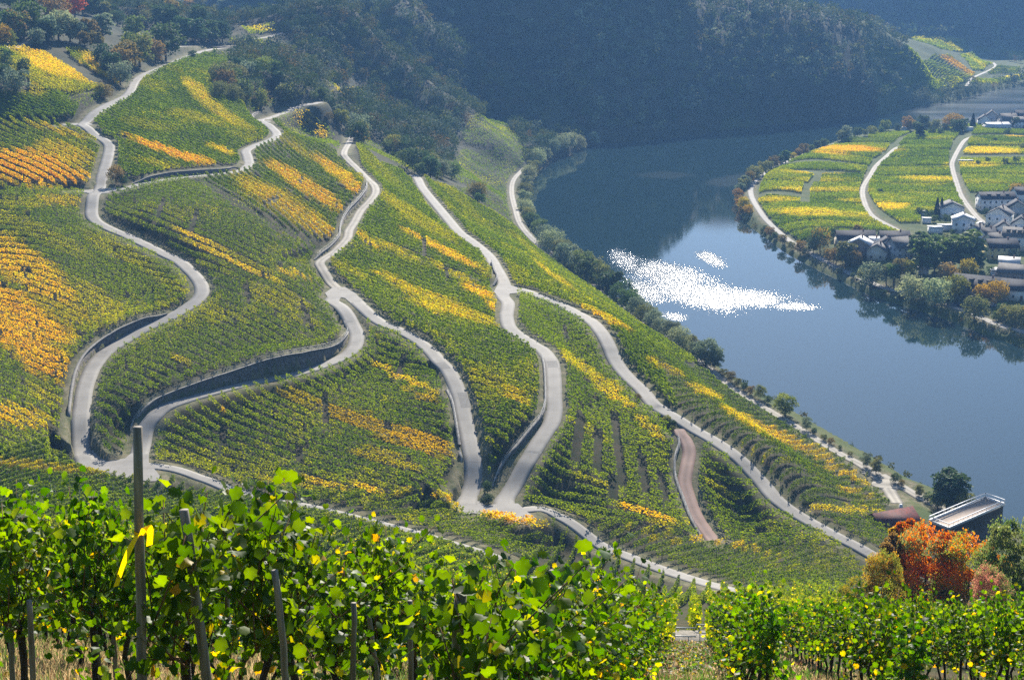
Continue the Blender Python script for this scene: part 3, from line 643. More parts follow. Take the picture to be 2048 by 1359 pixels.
# ------------------------------------------------------------------ vineyards
M['leaf_far'] = leaf_mat('vineyard_leaves', trans=.45, rough=.7, spec=.08, objvar=0.0, sat=1.22, val=1.2, gv=1.95)
M['leaf'] = leaf_mat('vine_leaves', trans=.5, rough=.5, spec=.22, objvar=.1, val=.85, gv=2.55)
G_DARK = np.array([.050, .090, .004]); G_MID = np.array([.115, .160, .005]); G_LITE = np.array([.21, .235, .007])
Y_GRN = np.array([.27, .26, .02]); Y_YEL = np.array([.52, .43, .03]); Y_ORG = np.array([.56, .34, .04]); Y_BRN = np.array([.21, .17, .04])
# autumn patches: centre, half axes, angle, strength, hue (0 yellow-green .. 1 orange, 2 brown)
PATCH = [(50,335,150,40,8,1,.9),(130,310,70,28,15,.7,.6),(125,262,70,9,14,.6,.7),(110,128,110,26,24,.9,.6),(80,150,120,22,20,.5,.3),(205,138,60,13,38,.9,.6),(60,175,40,16,20,.5,.5),
 (60,545,150,42,34,.9,.75),(40,625,140,42,34,1,.9),(70,700,120,40,34,.95,1.),(190,600,70,30,34,.5,.4),(30,830,90,28,12,.85,.75),(90,790,60,20,30,.4,.5),(80,935,150,10,6,.6,.6),(120,400,60,12,8,.5,.8),(90,470,110,18,25,.3,.3),(240,500,90,20,25,.35,.3),(20,400,80,12,5,.3,.4),
 (330,300,92,8,20,1,1.),(395,316,40,6,18,.9,1.),(400,185,50,14,38,.7,.5),(430,215,70,14,36,.65,.45),(470,240,40,10,30,.5,.4),(395,235,60,10,15,.4,.3),(445,300,34,6,18,.8,.6),(300,250,60,12,10,.25,.2),(330,330,90,8,12,.4,.4),
 (613,372,100,17,31,.95,.75),(655,400,60,14,31,.8,.8),(570,412,125,24,31,.75,.65),(520,385,60,16,31,.7,.6),(640,450,50,20,40,.8,.65),(672,342,75,14,36,.9,.7),(700,365,38,14,45,.9,.9),(600,300,60,9,32,.5,.5),(580,275,50,7,32,.3,.3),
 (440,505,140,12,27,.95,.6),(520,545,70,12,22,.6,.5),(590,548,50,8,18,.8,.6),(560,600,80,24,20,.45,.3),(330,560,60,8,22,.3,.3),(600,640,60,12,18,.35,.3),(420,620,50,9,24,.3,.25),(360,720,25,8,30,.4,.6),
 (735,480,40,8,38,.8,.6),(800,505,70,9,25,.55,.5),(880,497,90,8,27,.95,.75),(790,562,60,9,22,.75,.6),(850,590,90,12,18,.7,.5),(900,622,110,12,14,.75,.55),(950,640,60,9,12,.6,.5),(955,582,48,11,24,.95,.8),(985,610,20,9,30,.9,.7),(905,545,60,8,27,.6,.5),(700,540,60,10,30,.4,.3),(780,400,120,10,38,.45,.4),(860,450,80,9,36,.4,.4),(750,330,80,14,42,.25,.2),(930,520,60,6,30,.5,.6),
 (1030,790,34,12,25,.6,.5),(1000,770,60,10,22,.4,.4),(960,760,60,6,22,.3,.3),(980,880,60,10,25,.3,.3),
 (720,840,200,19,21,.75,1.6),(850,885,80,22,20,.8,1.4),(600,795,80,16,20,.6,1.7),(800,752,95,7,24,.85,.6),(760,735,40,7,24,.6,.6),(840,790,40,7,20,.5,.8),(450,820,16,5,10,.9,.8),(780,920,80,14,15,.4,.8),
 (700,972,120,7,8,.8,.7),(850,985,60,6,8,.6,.5),(935,1005,95,6,8,1,.85),(1000,1028,95,9,12,1,.85),(560,965,80,6,8,.5,.4),(1060,1045,60,5,10,.7,.6),
 (1180,745,80,10,36,.6,.5),(1150,725,40,9,34,.5,.5),(1235,795,60,10,30,.75,.6),(1225,770,30,8,30,.6,.6),(1300,855,46,12,38,.75,.6),(1180,860,60,12,30,.3,.3),(1275,1018,85,13,22,1,.8),(1195,965,70,12,25,.4,.4),(1370,1045,60,5,12,.4,.4),
 (1330,735,40,7,24,.7,.6),(1410,785,40,8,22,.85,.6),(1470,830,40,7,30,.8,.6),(1510,850,50,10,28,.9,.6),(1560,872,50,13,24,.95,.65),(1620,900,60,11,20,.9,.6),(1650,920,40,7,18,.8,.6),(1690,945,55,10,14,.95,.65),(1740,965,40,9,14,.85,.6),(1715,985,40,7,12,.8,.6),(1685,1019,90,8,3,1,.4),(1510,905,36,7,28,.65,.5),(1560,915,34,7,24,.35,.4),(1465,1000,36,7,18,.5,.6),(1440,975,50,8,20,.35,.4),
 (1095,545,50,5,40,.7,.5),(1125,565,34,5,36,.6,.6),(1190,625,60,5,28,.85,.6),(1230,645,40,5,28,.7,.6),(1060,500,60,6,44,.3,.3),(920,400,80,10,45,.25,.2),
 (1440,1083,70,5,8,.85,.7),(1330,1080,60,5,8,.6,.5),(1520,1105,50,4,10,.5,.5),(1290,1060,60,6,10,.5,.4),(1240,1115,40,5,8,.5,.8),
 (520,55,42,7,8,.9,.5),(490,88,40,7,5,.6,.3),(560,75,30,5,10,.4,.2),(690,182,50,10,10,.8,.6),(610,235,26,22,30,.8,.8),(640,262,20,12,45,.8,.8),
 (1700,298,90,7,2,.95,.95),(1660,306,40,5,3,.7,.9),(1600,380,70,6,1,.7,.5),(1560,400,60,5,1,.6,.5),(1690,380,70,5,1,.5,.5),(1620,345,60,4,2,.7,.5),(1620,425,90,9,2,.75,.5),(1700,430,70,7,2,.5,.4),(1780,412,44,10,2,.85,.6),(1775,440,60,6,2,.3,.3),(1980,301,70,7,0,.9,.5),(1940,330,60,6,0,.7,.5),(1850,357,70,5,1,.7,.55),(1960,365,60,6,0,.3,.3),(1810,340,60,5,0,.2,.2),(1640,360,50,3,2,.5,.4),(2035,272,30,3,0,.8,.8),(1720,402,50,4,1,.5,.5),(1860,420,60,6,2,.3,.3)]
def leafcol(px, py, wx, wy, rnd, base=.5):
    """leaf colour where a plant stands: plot-wide tone plus the patches that have turned"""
    n1 = fbm(wx/14., wy/14., 31, 3); n2 = fbm(wx/2.2, wy/2.2, 41, 2)
    t = np.clip(base+.35*n1+.22*n2+rnd*.12, 0, 1)[:, None]
    c = np.where(t < .5, G_DARK+(G_MID-G_DARK)*t*2, G_MID+(G_LITE-G_MID)*(t-.5)*2)
    s = np.zeros(px.shape); hue = np.zeros(px.shape)
    for cx, cy, rx, ry, ang, st, hu in PATCH:
        k = (np.abs(px-cx) < rx*1.5) & (np.abs(py-cy) < rx*1.5)
        if not k.any(): continue
        a = math.radians(ang); dx, dy = px[k]-cx, py[k]-cy
        u = (dx*math.cos(a)+dy*math.sin(a))/rx; v = (-dx*math.sin(a)+dy*math.cos(a))/ry
        q = np.sqrt(u**2+np.abs(v)**2)+.34*n1[k]+.22*n2[k]
        w = st*(1-sstep(.62, 1.12, q)); ss = s[k]; hh = hue[k]
        hh = np.where(w > ss, hu, hh); hue[k] = hh; s[k] = np.maximum(ss, w)
    s = np.clip(s*1.05+.25*s*(n2+.3*rnd-.1), 0, 1)
    s = np.maximum(s, np.clip((fbm(wx/26., wy/26., 55, 3)+.30*n2+.12*rnd-.22)*1.6, 0, .42))
    hu = np.clip(hue+rnd*.35+.2*n2, 0, 2)[:, None]
    ycol = np.where(hu < .5, Y_GRN+(Y_YEL-Y_GRN)*hu*2, np.where(hu < 1, Y_YEL+(Y_ORG-Y_YEL)*(hu-.5)*2, Y_ORG+(Y_BRN-Y_ORG)*(hu-1)))
    return c*(1-s[:, None])+ycol*s[:, None]

def quads(cx, cy, cz, size, rng, flat=.0, stretch=1.0, along=None):
    """one small square leaf cluster per point, turned every way"""
    n = len(cx); d = rng.normal(size=(n, 3)); d[:, 2] += flat*np.sign(d[:, 2]+1e-9); d /= np.linalg.norm(d, axis=1)[:, None]
    r = rng.normal(size=(n, 3)); u = np.cross(d, r); u /= np.linalg.norm(u, axis=1)[:, None]+1e-9; v = np.cross(d, u)
    if along is not None:
        u = along+rng.normal(0, .28, (n, 3)); u /= np.linalg.norm(u, axis=1)[:, None]; v = np.cross(u, r); v /= np.linalg.norm(v, axis=1)[:, None]+1e-9
    s = (np.asarray(size)*.5)[:, None] if np.ndim(size) else size*.5
    c = np.c_[cx, cy, cz]
    k = rng.uniform(.75, 1.15, (n, 4, 1))
    V = np.stack([c+(u)*s*k[:, 0]*stretch, c+v*s*k[:, 1], c-u*s*k[:, 2]*stretch, c-v*s*k[:, 3]], 1)
    return V.reshape(-1, 3), np.arange(n*4).reshape(n, 4)

# plots: outline and one row direction, both in photograph pixels
PL = []
def plot(poly, p0, p1, sp=None, hgt=1.9, dens=7., size=.42, base=.5, bare=0., xdir=None, fill=1.0, verge=1.3):
    PL.append((poly, p0, p1, sp, hgt, dens, size, base, bare, xdir, verge))
plot([(-500,60),(0,98),(30,98),(90,108),(140,140),(180,170),(215,180),(150,190),(60,185),(60,160),(0,150),(-500,150)], (60,130), (160,175), sp=1.9, size=.5, dens=5, base=.75)
plot([(130,102),(160,100),(200,118),(250,158),(235,172),(200,152),(160,130)], (160,110), (230,160), sp=1.9, size=.5, dens=5, base=.8)
plot([(-500,185),(0,185),(60,190),(115,188),(160,212),(150,235),(110,243),(0,240),(-500,240)], (0,200), (100,240), sp=2.0, size=.5, dens=5.5, base=.3)
plot([(118,192),(150,190),(205,190),(220,192),(170,220),(158,212)], (130,195), (190,222), sp=2.2, size=.4, dens=2.2, base=.3)
plot([(-500,243),(110,245),(150,253),(190,280),(200,300),(188,340),(180,368),(120,372),(0,382),(-500,390)], (20,290), (120,335), size=.5, dens=5.5, base=.6)
plot([(-700,385),(0,384),(110,376),(175,385),(168,420),(185,450),(260,485),(340,530),(385,570),(380,600),(330,620),(250,652),(180,692),(165,735),(150,800),(148,920),(0,925),(-700,905)], (60,560), (220,622), size=.42, dens=6.5, base=.55)
plot([(178,236),(235,205),(262,182),(282,160),(350,128),(430,103),(448,118),(470,190),(500,228),(545,262),(540,275),(485,295),(480,328),(400,335),(290,350),(258,357),(236,340),(238,296),(205,268)], (250,210), (400,285), size=.5, dens=5.5, base=.35)
plot([(425,100),(470,115),(440,150),(470,185),(520,215),(505,225),(455,190),(435,150)], (440,120), (500,160), sp=2.4, size=.5, dens=3.5, base=.4)
plot([(470,130),(540,170),(555,205),(520,222),(470,185)], (480,160), (540,190), sp=2.4, size=.45, dens=2.2, base=.3)
plot([(560,222),(612,222),(660,262),(690,300),(640,290),(560,245)], (570,230), (640,285), sp=2.6, size=.45, dens=2.0, base=.35)
plot([(500,340),(510,296),(560,268),(545,242),(560,244),(640,290),(690,312),(728,352),(735,370),(720,400),(690,425),(672,478),(640,480),(560,450),(480,400),(400,352),(470,345)], (540,330), (660,402), size=.48, dens=5.5, base=.4)
plot([(388,352),(400,352),(480,400),(560,450),(645,482),(640,496),(560,470),(470,420),(385,358)], (420,370), (600,468), sp=2.2, size=.4, dens=2.4, base=.3)
plot([(225,386),(262,374),(350,360),(380,358),(470,420),(560,472),(632,500),(624,522),(640,560),(660,580),(650,596),(668,640),(684,665),(676,680),(640,692),(560,708),(480,728),(375,762),(310,785),(275,812),(268,850),(262,905),(225,912),(195,905),(182,880),(192,800),(205,745),(240,700),(300,668),(360,640),(410,608),(428,575),(412,545),(350,500),(280,466),(222,440),(208,418)], (300,680), (480,765), size=.42, dens=6.5, base=.42)
plot([(712,292),(760,330),(830,358),(850,410),(905,470),(972,515),(985,545),(992,572),(1000,600),(1000,640),(1050,690),(1080,712),(1084,800),(1070,830),(1030,870),(990,935),(970,985),(968,930),(955,870),(935,800),(925,740),(890,705),(840,668),(770,635),(730,600),(700,570),(670,545),(655,520),(690,500),(715,460),(735,420),(762,385),(745,352),(725,340)], (800,430), (940,500), size=.45, dens=6, base=.5)
plot([(676,602),(700,606),(740,640),(790,665),(840,695),(880,740),(905,800),(915,860),(926,900),(926,955),(905,1000),(700,1003),(560,992),(430,962),(330,935),(305,915),(310,880),(335,845),(400,812),(520,775),(620,748),(700,722),(735,695),(730,650),(705,622)], (450,820), (620,892), size=.42, dens=6.5, base=.45)
plot([(316,936),(430,960),(560,990),(700,1003),(880,996),(915,1010),(980,1030),(1060,1050),(1140,1085),(1240,1126),(1235,1112),(1100,1058),(1180,1080),(1150,1075),(1010,1035)], (400,965), (470,952), size=.4, dens=6, base=.5)
plot([(330,938),(560,995),(720,1025),(860,1062),(980,1098),(1100,1120),(1140,1085),(1060,1052),(980,1025),(900,1005),(860,992),(700,1000),(560,985),(430,958)], (600,1008), (700,985), size=.38, dens=8, base=.55)
plot([(-600,925),(0,900),(130,905),(170,935),(262,958),(330,962),(500,1002),(700,1045),(860,1085),(1000,1125),(1100,1150),(1080,1200),(600,1175),(-600,1190)], (150,1040), (330,1022), sp=1.9, size=.3, dens=11, base=.5)
plot([(1046,992),(1040,1010),(1070,1032),(1150,1060),(1250,1100),(1360,1140),(1500,1175),(1700,1185),(1730,1150),(1700,1110),(1600,1090),(1430,1084),(1300,1062),(1150,1035)], (1420,1130), (1540,1095), size=.34, dens=10, base=.5, hgt=1.9)
plot([(1100,1062),(1180,1095),(1300,1145),(1440,1180),(1700,1200),(1720,1225),(1080,1200),(1000,1130)], (1300,1180), (1312,1150), size=.3, dens=10, base=.6)
plot([(1028,585),(1110,612),(1175,650),(1195,690),(1215,735),(1250,775),(1290,820),(1340,852),(1352,880),(1345,930),(1350,965),(1375,1030),(1410,1078),(1300,1062),(1150,1035),(1050,1010),(1045,985),(1080,930),(1118,865),(1132,820),(1128,740),(1105,698),(1060,672),(1035,640),(1040,600)], (1150,880), (1300,940), size=.42, dens=6.5, base=.48)
plot([(1368,862),(1440,900),(1490,940),(1530,985),(1580,1035),(1660,1080),(1720,1105),(1600,1092),(1440,1082),(1400,1030),(1392,985),(1390,930),(1392,900)], (1430,975), (1580,1008), size=.4, dens=7, base=.45)
plot([(1360,830),(1300,770),(1245,720),(1235,680),(1190,635),(1120,600),(1040,575),(1020,560),(1000,530),(985,508),(940,478),(900,440),(860,395),(845,355),(905,380),(960,415),(1025,452),(1060,490),(1110,527),(1180,577),(1260,637),(1340,692),(1400,735),(1300,700)], (960,430), (1100,530), size=.48, dens=6, base=.55)
plot([(1240,690),(1300,700),(1418,748),(1470,790),(1547,836),(1600,868),(1663,906),(1712,935),(1762,968),(1785,1010),(1760,1020),(1600,1010),(1560,985),(1530,950),(1490,915),(1420,865),(1350,820),(1300,775)], (1420,810), (1600,862), size=.42, dens=7, base=.4)
plot([(1600,1012),(1760,1020),(1800,1040),(1790,1100),(1720,1085),(1620,1035)], (1640,1060), (1740,1064), size=.38, dens=7, base=.3)
plot([(850,996),(905,1008),(990,1026),(1040,1040),(1075,1058),(1060,1066),(960,1040),(850,1018)], (900,1012), (1000,1036), sp=1.5, size=.4, dens=9, base=.7, verge=.15)
# slope below the viewer down to the valley lane (rows drop straight away from the viewer)
# terraces between the cliffs
plot([(905,330),(930,300),(1000,300),(1045,330),(1040,350),(1018,362),(1018,400),(960,375),(900,360)], (930,320), (985,350), size=.5, dens=2.6, base=.3)
plot([(960,230),(1000,240),(1050,285),(1060,315),(1045,335),(1000,300),(930,285),(920,262)], (960,260), (1030,300), size=.5, dens=2.6, base=.35)
plot([(905,378),(1015,380),(1018,420),(1035,448),(980,418)], (930,390), (1000,425), sp=2.4, size=.5, dens=2.6, base=.35)
plot([(712,285),(760,310),(828,350),(845,355),(800,325),(725,275)], (720,290), (800,335), sp=2.4, size=.5, dens=2.6, base=.45)
plot([(480,55),(545,48),(560,62),(500,70)], (490,60), (540,60), size=.8, dens=2.5, base=.7)
plot([(455,75),(530,82),(560,92),(540,96),(460,92)], (470,85), (540,90), size=.7, dens=2.5, base=.5)
plot([(640,180),(700,172),(740,180),(735,195),(660,200)], (650,185), (720,195), size=.7, dens=2.5, base=.4)
plot([(590,225),(615,218),(660,255),(670,275),(645,275)], (600,230), (655,270), size=.7, dens=2.2, base=.4)
# flat fields inside the bend, cut into plots with bare strips between
for (x0a, x0b, x1a, x1b, y0, y1, bs) in [
 (1740,1735,1820,1795,266,276,.6),(1660,1640,1795,1785,279,287,.45),(1600,1640,1780,1770,291,304,.8),(1590,1570,1765,1745,307,318,.25),(1560,1540,1745,1738,321,332,.45),
 (1540,1528,1735,1730,336,348,.45),(1532,1525,1628,1615,351,366,.5),(1645,1640,1728,1725,351,366,.3),(1522,1518,1608,1602,369,386,.6),(1628,1618,1722,1720,369,386,.5),(1516,1514,1600,1600,400,412,.25),(1620,1620,1722,1724,389,398,.6),(1620,1620,1722,1726,401,412,.25),
 (1514,1530,1728,1738,415,436,.55),(1532,1545,1740,1765,439,452,.35),(1548,1575,1768,1800,455,468,.45),(1580,1600,1740,1745,470,484,.35),
 (1835,1805,1925,1908,262,280,.5),(1805,1790,1905,1900,284,300,.35),(1785,1772,1898,1898,303,316,.3),(1768,1758,1896,1898,319,333,.35),(1756,1746,1899,1902,337,352,.45),(1745,1738,1904,1908,355,368,.5),(1738,1736,1908,1914,371,386,.35),(1738,1750,1915,1925,389,408,.6),(1752,1775,1928,1850,411,430,.5),(1778,1800,1840,1840,432,446,.35),
 (1950,1942,2048,2060,262,270,.5),(1938,1935,2048,2048,276,292,.25),(1935,1925,2100,2100,297,309,.8),(1922,1918,2100,2100,319,330,.7),(1920,1920,2100,2100,334,350,.45),(1924,1930,2100,2100,353,370,.5),(1932,1940,2030,2010,373,385,.5),(1900,1890,2000,1980,255,262,.5)]:
    plot([(x0a,y0),(x1a,y0),(x1b,y1),(x0b,y1)], ((x0a+x1a)/2-60,(y0+y1)/2), ((x0a+x1a)/2+60,(y0+y1)/2+.4), sp=1.9, size=.55, dens=3.6, base=bs, verge=.6)
# vineyard spur beyond the bend
for poly, bs in [([(1795,70),(1890,74),(1930,95),(1925,104),(1880,98),(1840,84)],.7),([(1870,74),(1905,76),(1942,94),(1935,104)],.6),([(1800,85),(1815,95),(1930,165),(1910,180),(1850,140)],.7),
   ([(1880,112),(1900,112),(1950,148),(1945,152),(1930,145)],.9),([(1920,110),(1945,104),(1985,128),(1965,142),(1945,140)],.6),([(1805,92),(1870,110),(1880,112),(1945,152),(1935,165),(1905,182),(1840,150),(1800,110)],.45),([(1725,95),(1760,84),(1840,135),(1800,140)],.6),([(1850,140),(1900,170),(1880,185),(1820,180),(1800,165)],.5),([(1940,160),(2048,150),(2048,160),(1940,168)],.6),([(1990,135),(2040,135),(2035,148),(1975,148)],.5),([(1945,98),(2048,106),(2048,118),(1990,112)],.6)]:
    plot(poly, poly[0], poly[2], sp=3.4, size=1.7, dens=1.8, base=bs, verge=.5)
PATCH += [(1915,130,46,9,30,1.,1.35),(1985,152,60,4,2,.8,.6),(1900,88,60,5,30,.4,.5),(1965,130,30,4,30,.5,.4),(1870,78,60,3,2,.5,.4)]

# gaps inside plots (steps and old terrace seams), photograph pixels: x0,y0,x1,y1,half width m
GAPS = [(1163,835,1150,930,1.),(1197,865,1195,950,1.),(1228,830,1246,980,1.),(1283,925,1292,985,1.),(1320,950,1332,1000,1.),(1226,965,1228,1010,1.),(330,400,316,440,.8),(395,430,383,465,.8),(490,572,500,610,.8),(600,608,625,665,.6),
 (448,860,446,905,.8),(598,905,600,935,.8),(808,722,800,750,.8),(604,362,598,372,.9),(560,396,530,415,.9),(848,480,850,520,.7),(890,540,897,565,.6),(1128,655,1133,685,.6),(500,600,700,620,.0),(765,480,960,570,.9),(545,300,690,380,.7),(505,350,670,432,1.0),(380,362,630,490,.8),(650,800,652,850,.7)]
gpts = []
for x0, y0, x1, y1, w in GAPS:
    if w <= 0: continue
    t = np.linspace(0, 1, 60); X, Y, Z = hit(x0+(x1-x0)*t, y0+(y1-y0)*t); gpts.append((X, Y, w))

DMUL = 4.4
AX, AY, AZ, AS, AC, AD = [], [], [], [], [], []
STK = []
for (poly, p0, p1, sp, hgt, dens, size, base, bare, xdir, verge) in PL:
    pp = np.array(poly, float); X, Y, _ = hit(pp[:, 0], pp[:, 1]); wp = np.c_[X, Y]
    if xdir is None:
        a = hit([p0[0], p1[0]], [p0[1], p1[1]]); d = np.array([a[0][1]-a[0][0], a[1][1]-a[1][0]])
    else: d = np.array(xdir, float)
    if not np.isfinite(d).all() or np.hypot(*d) < 1e-6: continue
    d /= np.hypot(*d); nrm = np.array([-d[1], d[0]])
    s = wp@d; t = wp@nrm
    if sp is None: sp = 3.0
    dens = dens*DMUL if dens > 3.2 else dens*1.5
    step = 1.0/dens
    ts = np.arange(math.ceil(t.min()/sp)*sp, t.max(), sp); ss = np.arange(s.min(), s.max(), step)
    if len(ts)*len(ss) > 3_000_000: ss = ss[:3_000_000//len(ts)]
    T, S = np.meshgrid(ts, ss)
    # rows are never ruler straight; plants have gaps
    T = T.ravel(); S = S.ravel(); jt = RNG.normal(0, .10, len(T)); S = S+RNG.uniform(-.5, .5, len(S))*step*2
    rowid = np.round(T/sp)
    keepr = fbm(S/2.6, rowid*3.7, 61, 2) > -.62+bare
    T, S, jt, rowid = T[keepr], S[keepr], jt[keepr], rowid[keepr]
    x = (T+jt)*nrm[0]+S*d[0]; y = (T+jt)*nrm[1]+S*d[1]
    k = in_poly(x, y, wp) & (y > 55) & (y < 2400); x, y, S, rowid = x[k], y[k], S[k], rowid[k]
    if len(x) == 0: continue
    vg = verge+.5*fbm(x/6, y/6, 77, 2)
    k = (look(ROADD, x, y) > vg) & (look(SD, x, y) > 6)
    # keep off the retaining walls
    x, y, S, rowid = x[k], y[k], S[k], rowid[k]
    ok = np.ones(len(x), bool)
    for w in WD.values():
        bx0, bx1, by0, by1 = w['xs'].min()-3, w['xs'].max()+3, w['ys'].min()-3, w['ys'].max()+3
        c = np.nonzero((x > bx0) & (x < bx1) & (y > by0) & (y < by1))[0]
        if len(c):
            for j in range(0, len(w['xs']), 2): ok[c] &= np.hypot(x[c]-w['xs'][j], y[c]-w['ys'][j]) > 1.6
    for gx, gy, gw in gpts:
        c = np.nonzero((x > gx.min()-2) & (x < gx.max()+2) & (y > gy.min()-2) & (y < gy.max()+2))[0]
        if len(c):
            for j in range(len(gx)): ok[c] &= np.hypot(x[c]-gx[j], y[c]-gy[j]) > gw
    x, y, S, rowid = x[ok], y[ok], S[ok], rowid[ok]
    if xdir is not None:
        k = (y > 74); x, y, S, rowid = x[k], y[k], S[k], rowid[k]
    z = H(x, y); px, py = project(x, y, z+1)
    vis = (px > -260) & (px < 2330) & (py > -60) & (py < 1420); x, y, z, px, py, S, rowid = [q[vis] for q in (x, y, z, px, py, S, rowid)]
    if len(x) == 0: continue
    hh = hgt*(1+.13*fbm(S/1.3, rowid*2.3, 66, 2))
    u = RNG.uniform(0, 1, len(x))**.8
    zz = z+.35+(hh-.35)*u
    rnd = RNG.normal(0, .5, len(x)); rnd = np.clip(rnd, -1.2, 1.2)
    c = leafcol(px, py, x, y, rnd, base)
    size = min(size, .30) if y.mean() < 230 else (size*.70 if y.mean() < 420 else size*.85)
    sz = size*RNG.uniform(.75, 1.45, len(x))
    AX.append(x); AY.append(y); AZ.append(zz); AS.append(sz); AC.append(c)
    AD.append(np.c_[np.full(len(x), d[0]), np.full(len(x), d[1]), H(x+d[0], y+d[1])-z])
    near = (y < 480) & (RNG.uniform(size=len(x)) < .35/dens)
    if (dens < 3) & (y.mean() < 900): near = RNG.uniform(size=len(x)) < .5
    STK.append(np.c_[x[near], y[near], z[near], hh[near]])
# slope right below the viewer: rows drop straight away, X = .128 Y + offset
ROWK = .128
def row_spots():
    out = []
    for j in range(-24, 26):
        off = 1.2+2.4*j if j >= 0 else -1.2+2.4*(j+1)
        for Y in np.arange({-1: 7.5, -2: 10.4, -3: 12.5}.get(j, 15.0 if j < 0 else 22.0), 78.5, 1.25):
            Yj = Y+.3*math.sin(j*7.7+Y*3.1); X = ROWK*Yj+off
            px, py = project(X, Yj, float(H(X, Yj))+1.2)
            if -140 < px < 2190 and py < 1500: out.append((math.hypot(X, Yj), X, Yj, j))
            elif -1500 < px < 3500 and abs(X) < Yj*1.1 and Yj > 9: out.append((1000+math.hypot(X, Yj), X, Yj, j))
    return sorted(out)
SPOTS = row_spots(); print('near vines', len(SPOTS)); NEARV = SPOTS[:300]; REST = SPOTS[300:]
def strip(xs, ys, n, length, sz):
    m = len(xs)*n; X = np.repeat(xs, n); Y = np.repeat(ys, n); t = RNG.uniform(-.5, .5, m)*length
    Y = Y+t; X = X+t*ROWK+RNG.normal(0, .16, m); z0 = H(X, Y); u = RNG.uniform(0, 1, m)**.8
    z = z0+.45+1.6*u+.15*fbm(Y/.8, X, 3, 2); px, py = project(X, Y, z); rnd = np.clip(RNG.normal(0, .5, m), -1.2, 1.2)
    c = leafcol(px, py, X, Y, rnd, .5); low = (RNG.uniform(size=m) < .16*(1.1-u)*2)[:, None]; c = np.where(low, Y_YEL, c)
    AX.append(X); AY.append(Y); AZ.append(z); AS.append(sz*RNG.uniform(.7, 1.35, m)); AC.append(c); AD.append(RNG.normal(size=(m, 3)))
strip(np.array([r[1] for r in REST]), np.array([r[2] for r in REST]), 200, 1.4, .15)
xs, ys = [], []
for j in range(-40, 42):
    off = 2.4*j+.3
    for Y in np.arange(84.5, 236, 1.2):
        X = ROWK*Y+off; px, py = project(X, Y, float(138-.46*Y)+1.); 
        if -800 < px < 2800 and not (abs(Y-150) < 2.2 or abs(Y-196) < 2.4) and (px < 1690 or Y < 118): xs.append(X); ys.append(Y)
xs, ys = np.array(xs), np.array(ys); print('mid vines', len(xs))
k = ys < 125; strip(xs[k], ys[k], 95, 1.25, .19); strip(xs[~k], ys[~k], 42, 1.25, .25)
k = RNG.uniform(size=len(xs)) < .6; STK.append(np.c_[xs[k], ys[k], H(xs[k], ys[k]), np.full(k.sum(), 1.75)])
AX, AY, AZ, AS = map(np.concatenate, (AX, AY, AZ, AS)); AC = np.concatenate(AC)
print('vineyard leaf clusters', len(AX))
AD = np.concatenate(AD); V, F = quads(AX, AY, AZ, AS, RNG, stretch=1.35, along=AD)
vy = link('vineyard', mesh_from('vineyard', V, F, M['leaf_far'], False, np.repeat(AC, 4, axis=0)), kind='stuff', category='vineyard', label='rows of green and golden vines covering the slopes and river fields')
del V, F
# their stakes
STK = np.concatenate(STK); n = len(STK); print('stakes', n)
M['stake'] = simple_mat('weathered_stake', (.16, .14, .12), (.34, .31, .27), 3.)
w = .035; hgt = STK[:, 3]+RNG.uniform(-.1, .35, n)
bx = np.array([[-w, -w], [w, -w], [w, w], [-w, w]])
V = np.zeros((n, 8, 3))
for i in range(4):
    V[:, i, 0] = STK[:, 0]+bx[i, 0]; V[:, i, 1] = STK[:, 1]+bx[i, 1]; V[:, i, 2] = STK[:, 2]-.1
    V[:, i+4, 0] = STK[:, 0]+bx[i, 0]; V[:, i+4, 1] = STK[:, 1]+bx[i, 1]; V[:, i+4, 2] = STK[:, 2]+hgt
f = np.array([[0, 1, 5, 4], [1, 2, 6, 5], [2, 3, 7, 6], [3, 0, 4, 7], [4, 5, 6, 7]])
F = (np.arange(n)[:, None, None]*8+f).reshape(-1, 4)
link('vine_stakes', mesh_from('vine_stakes', V.reshape(-1, 3), F, M['stake']), parent=vy, kind='stuff')
# ------------------------------------------------------------------ trees
M['tree_leaf'] = leaf_mat('tree_leaves', trans=.25, rough=.7, spec=.1, objvar=.13, val=1.3)
M['bark'] = simple_mat('bark', (.05, .04, .03), (.13, .11, .085), 6., bump=.4)
M['forest_leaf'] = leaf_mat('forest_leaves', trans=.12, rough=.8, spec=.05, objvar=0, val=1.0)
PAL = {   # leaf base colours
 'green': [(.06, .095, .026), (.10, .14, .035)], 'dark': [(.035, .062, .022), (.06, .092, .032)], 'olive': [(.11, .13, .04), (.17, .175, .055)],
 'willow': [(.16, .19, .09), (.26, .28, .14)], 'grey': [(.11, .14, .08), (.17, .20, .115)], 'yellow': [(.24, .20, .03), (.36, .27, .035)], 'ygreen': [(.13, .16, .03), (.20, .21, .035)],
 'flame': [(.36, .12, .02), (.52, .22, .03)], 'orange': [(.24, .16, .03), (.34, .22, .035)], 'rust': [(.16, .12, .04), (.25, .17, .05)], 'brown': [(.13, .105, .035), (.19, .15, .045)], 'conifer': [(.015, .032, .018), (.025, .045, .024)], 'red': [(.28, .05, .02), (.42, .09, .025)],
 'pink': [(.30, .13, .09), (.40, .2, .13)]}
SHAPE = {  # blobs: number, crown base, crown half width, top taper, droop
 'round': dict(n=16, base=.04, w=.50, kind='round'), 'wide': dict(n=20, base=.04, w=.66, kind='round'), 'tall': dict(n=18, base=.06, w=.27, kind='round'), 'open': dict(n=12, base=.26, w=.42, kind='round'),
 'bush': dict(n=12, base=.0, w=.60, kind='round'), 'willow': dict(n=22, base=.0, w=.60, kind='willow'), 'conifer': dict(n=0, base=.06, w=.21, kind='conifer'), 'plume': dict(n=14, base=.0, w=.42, kind='plume')}
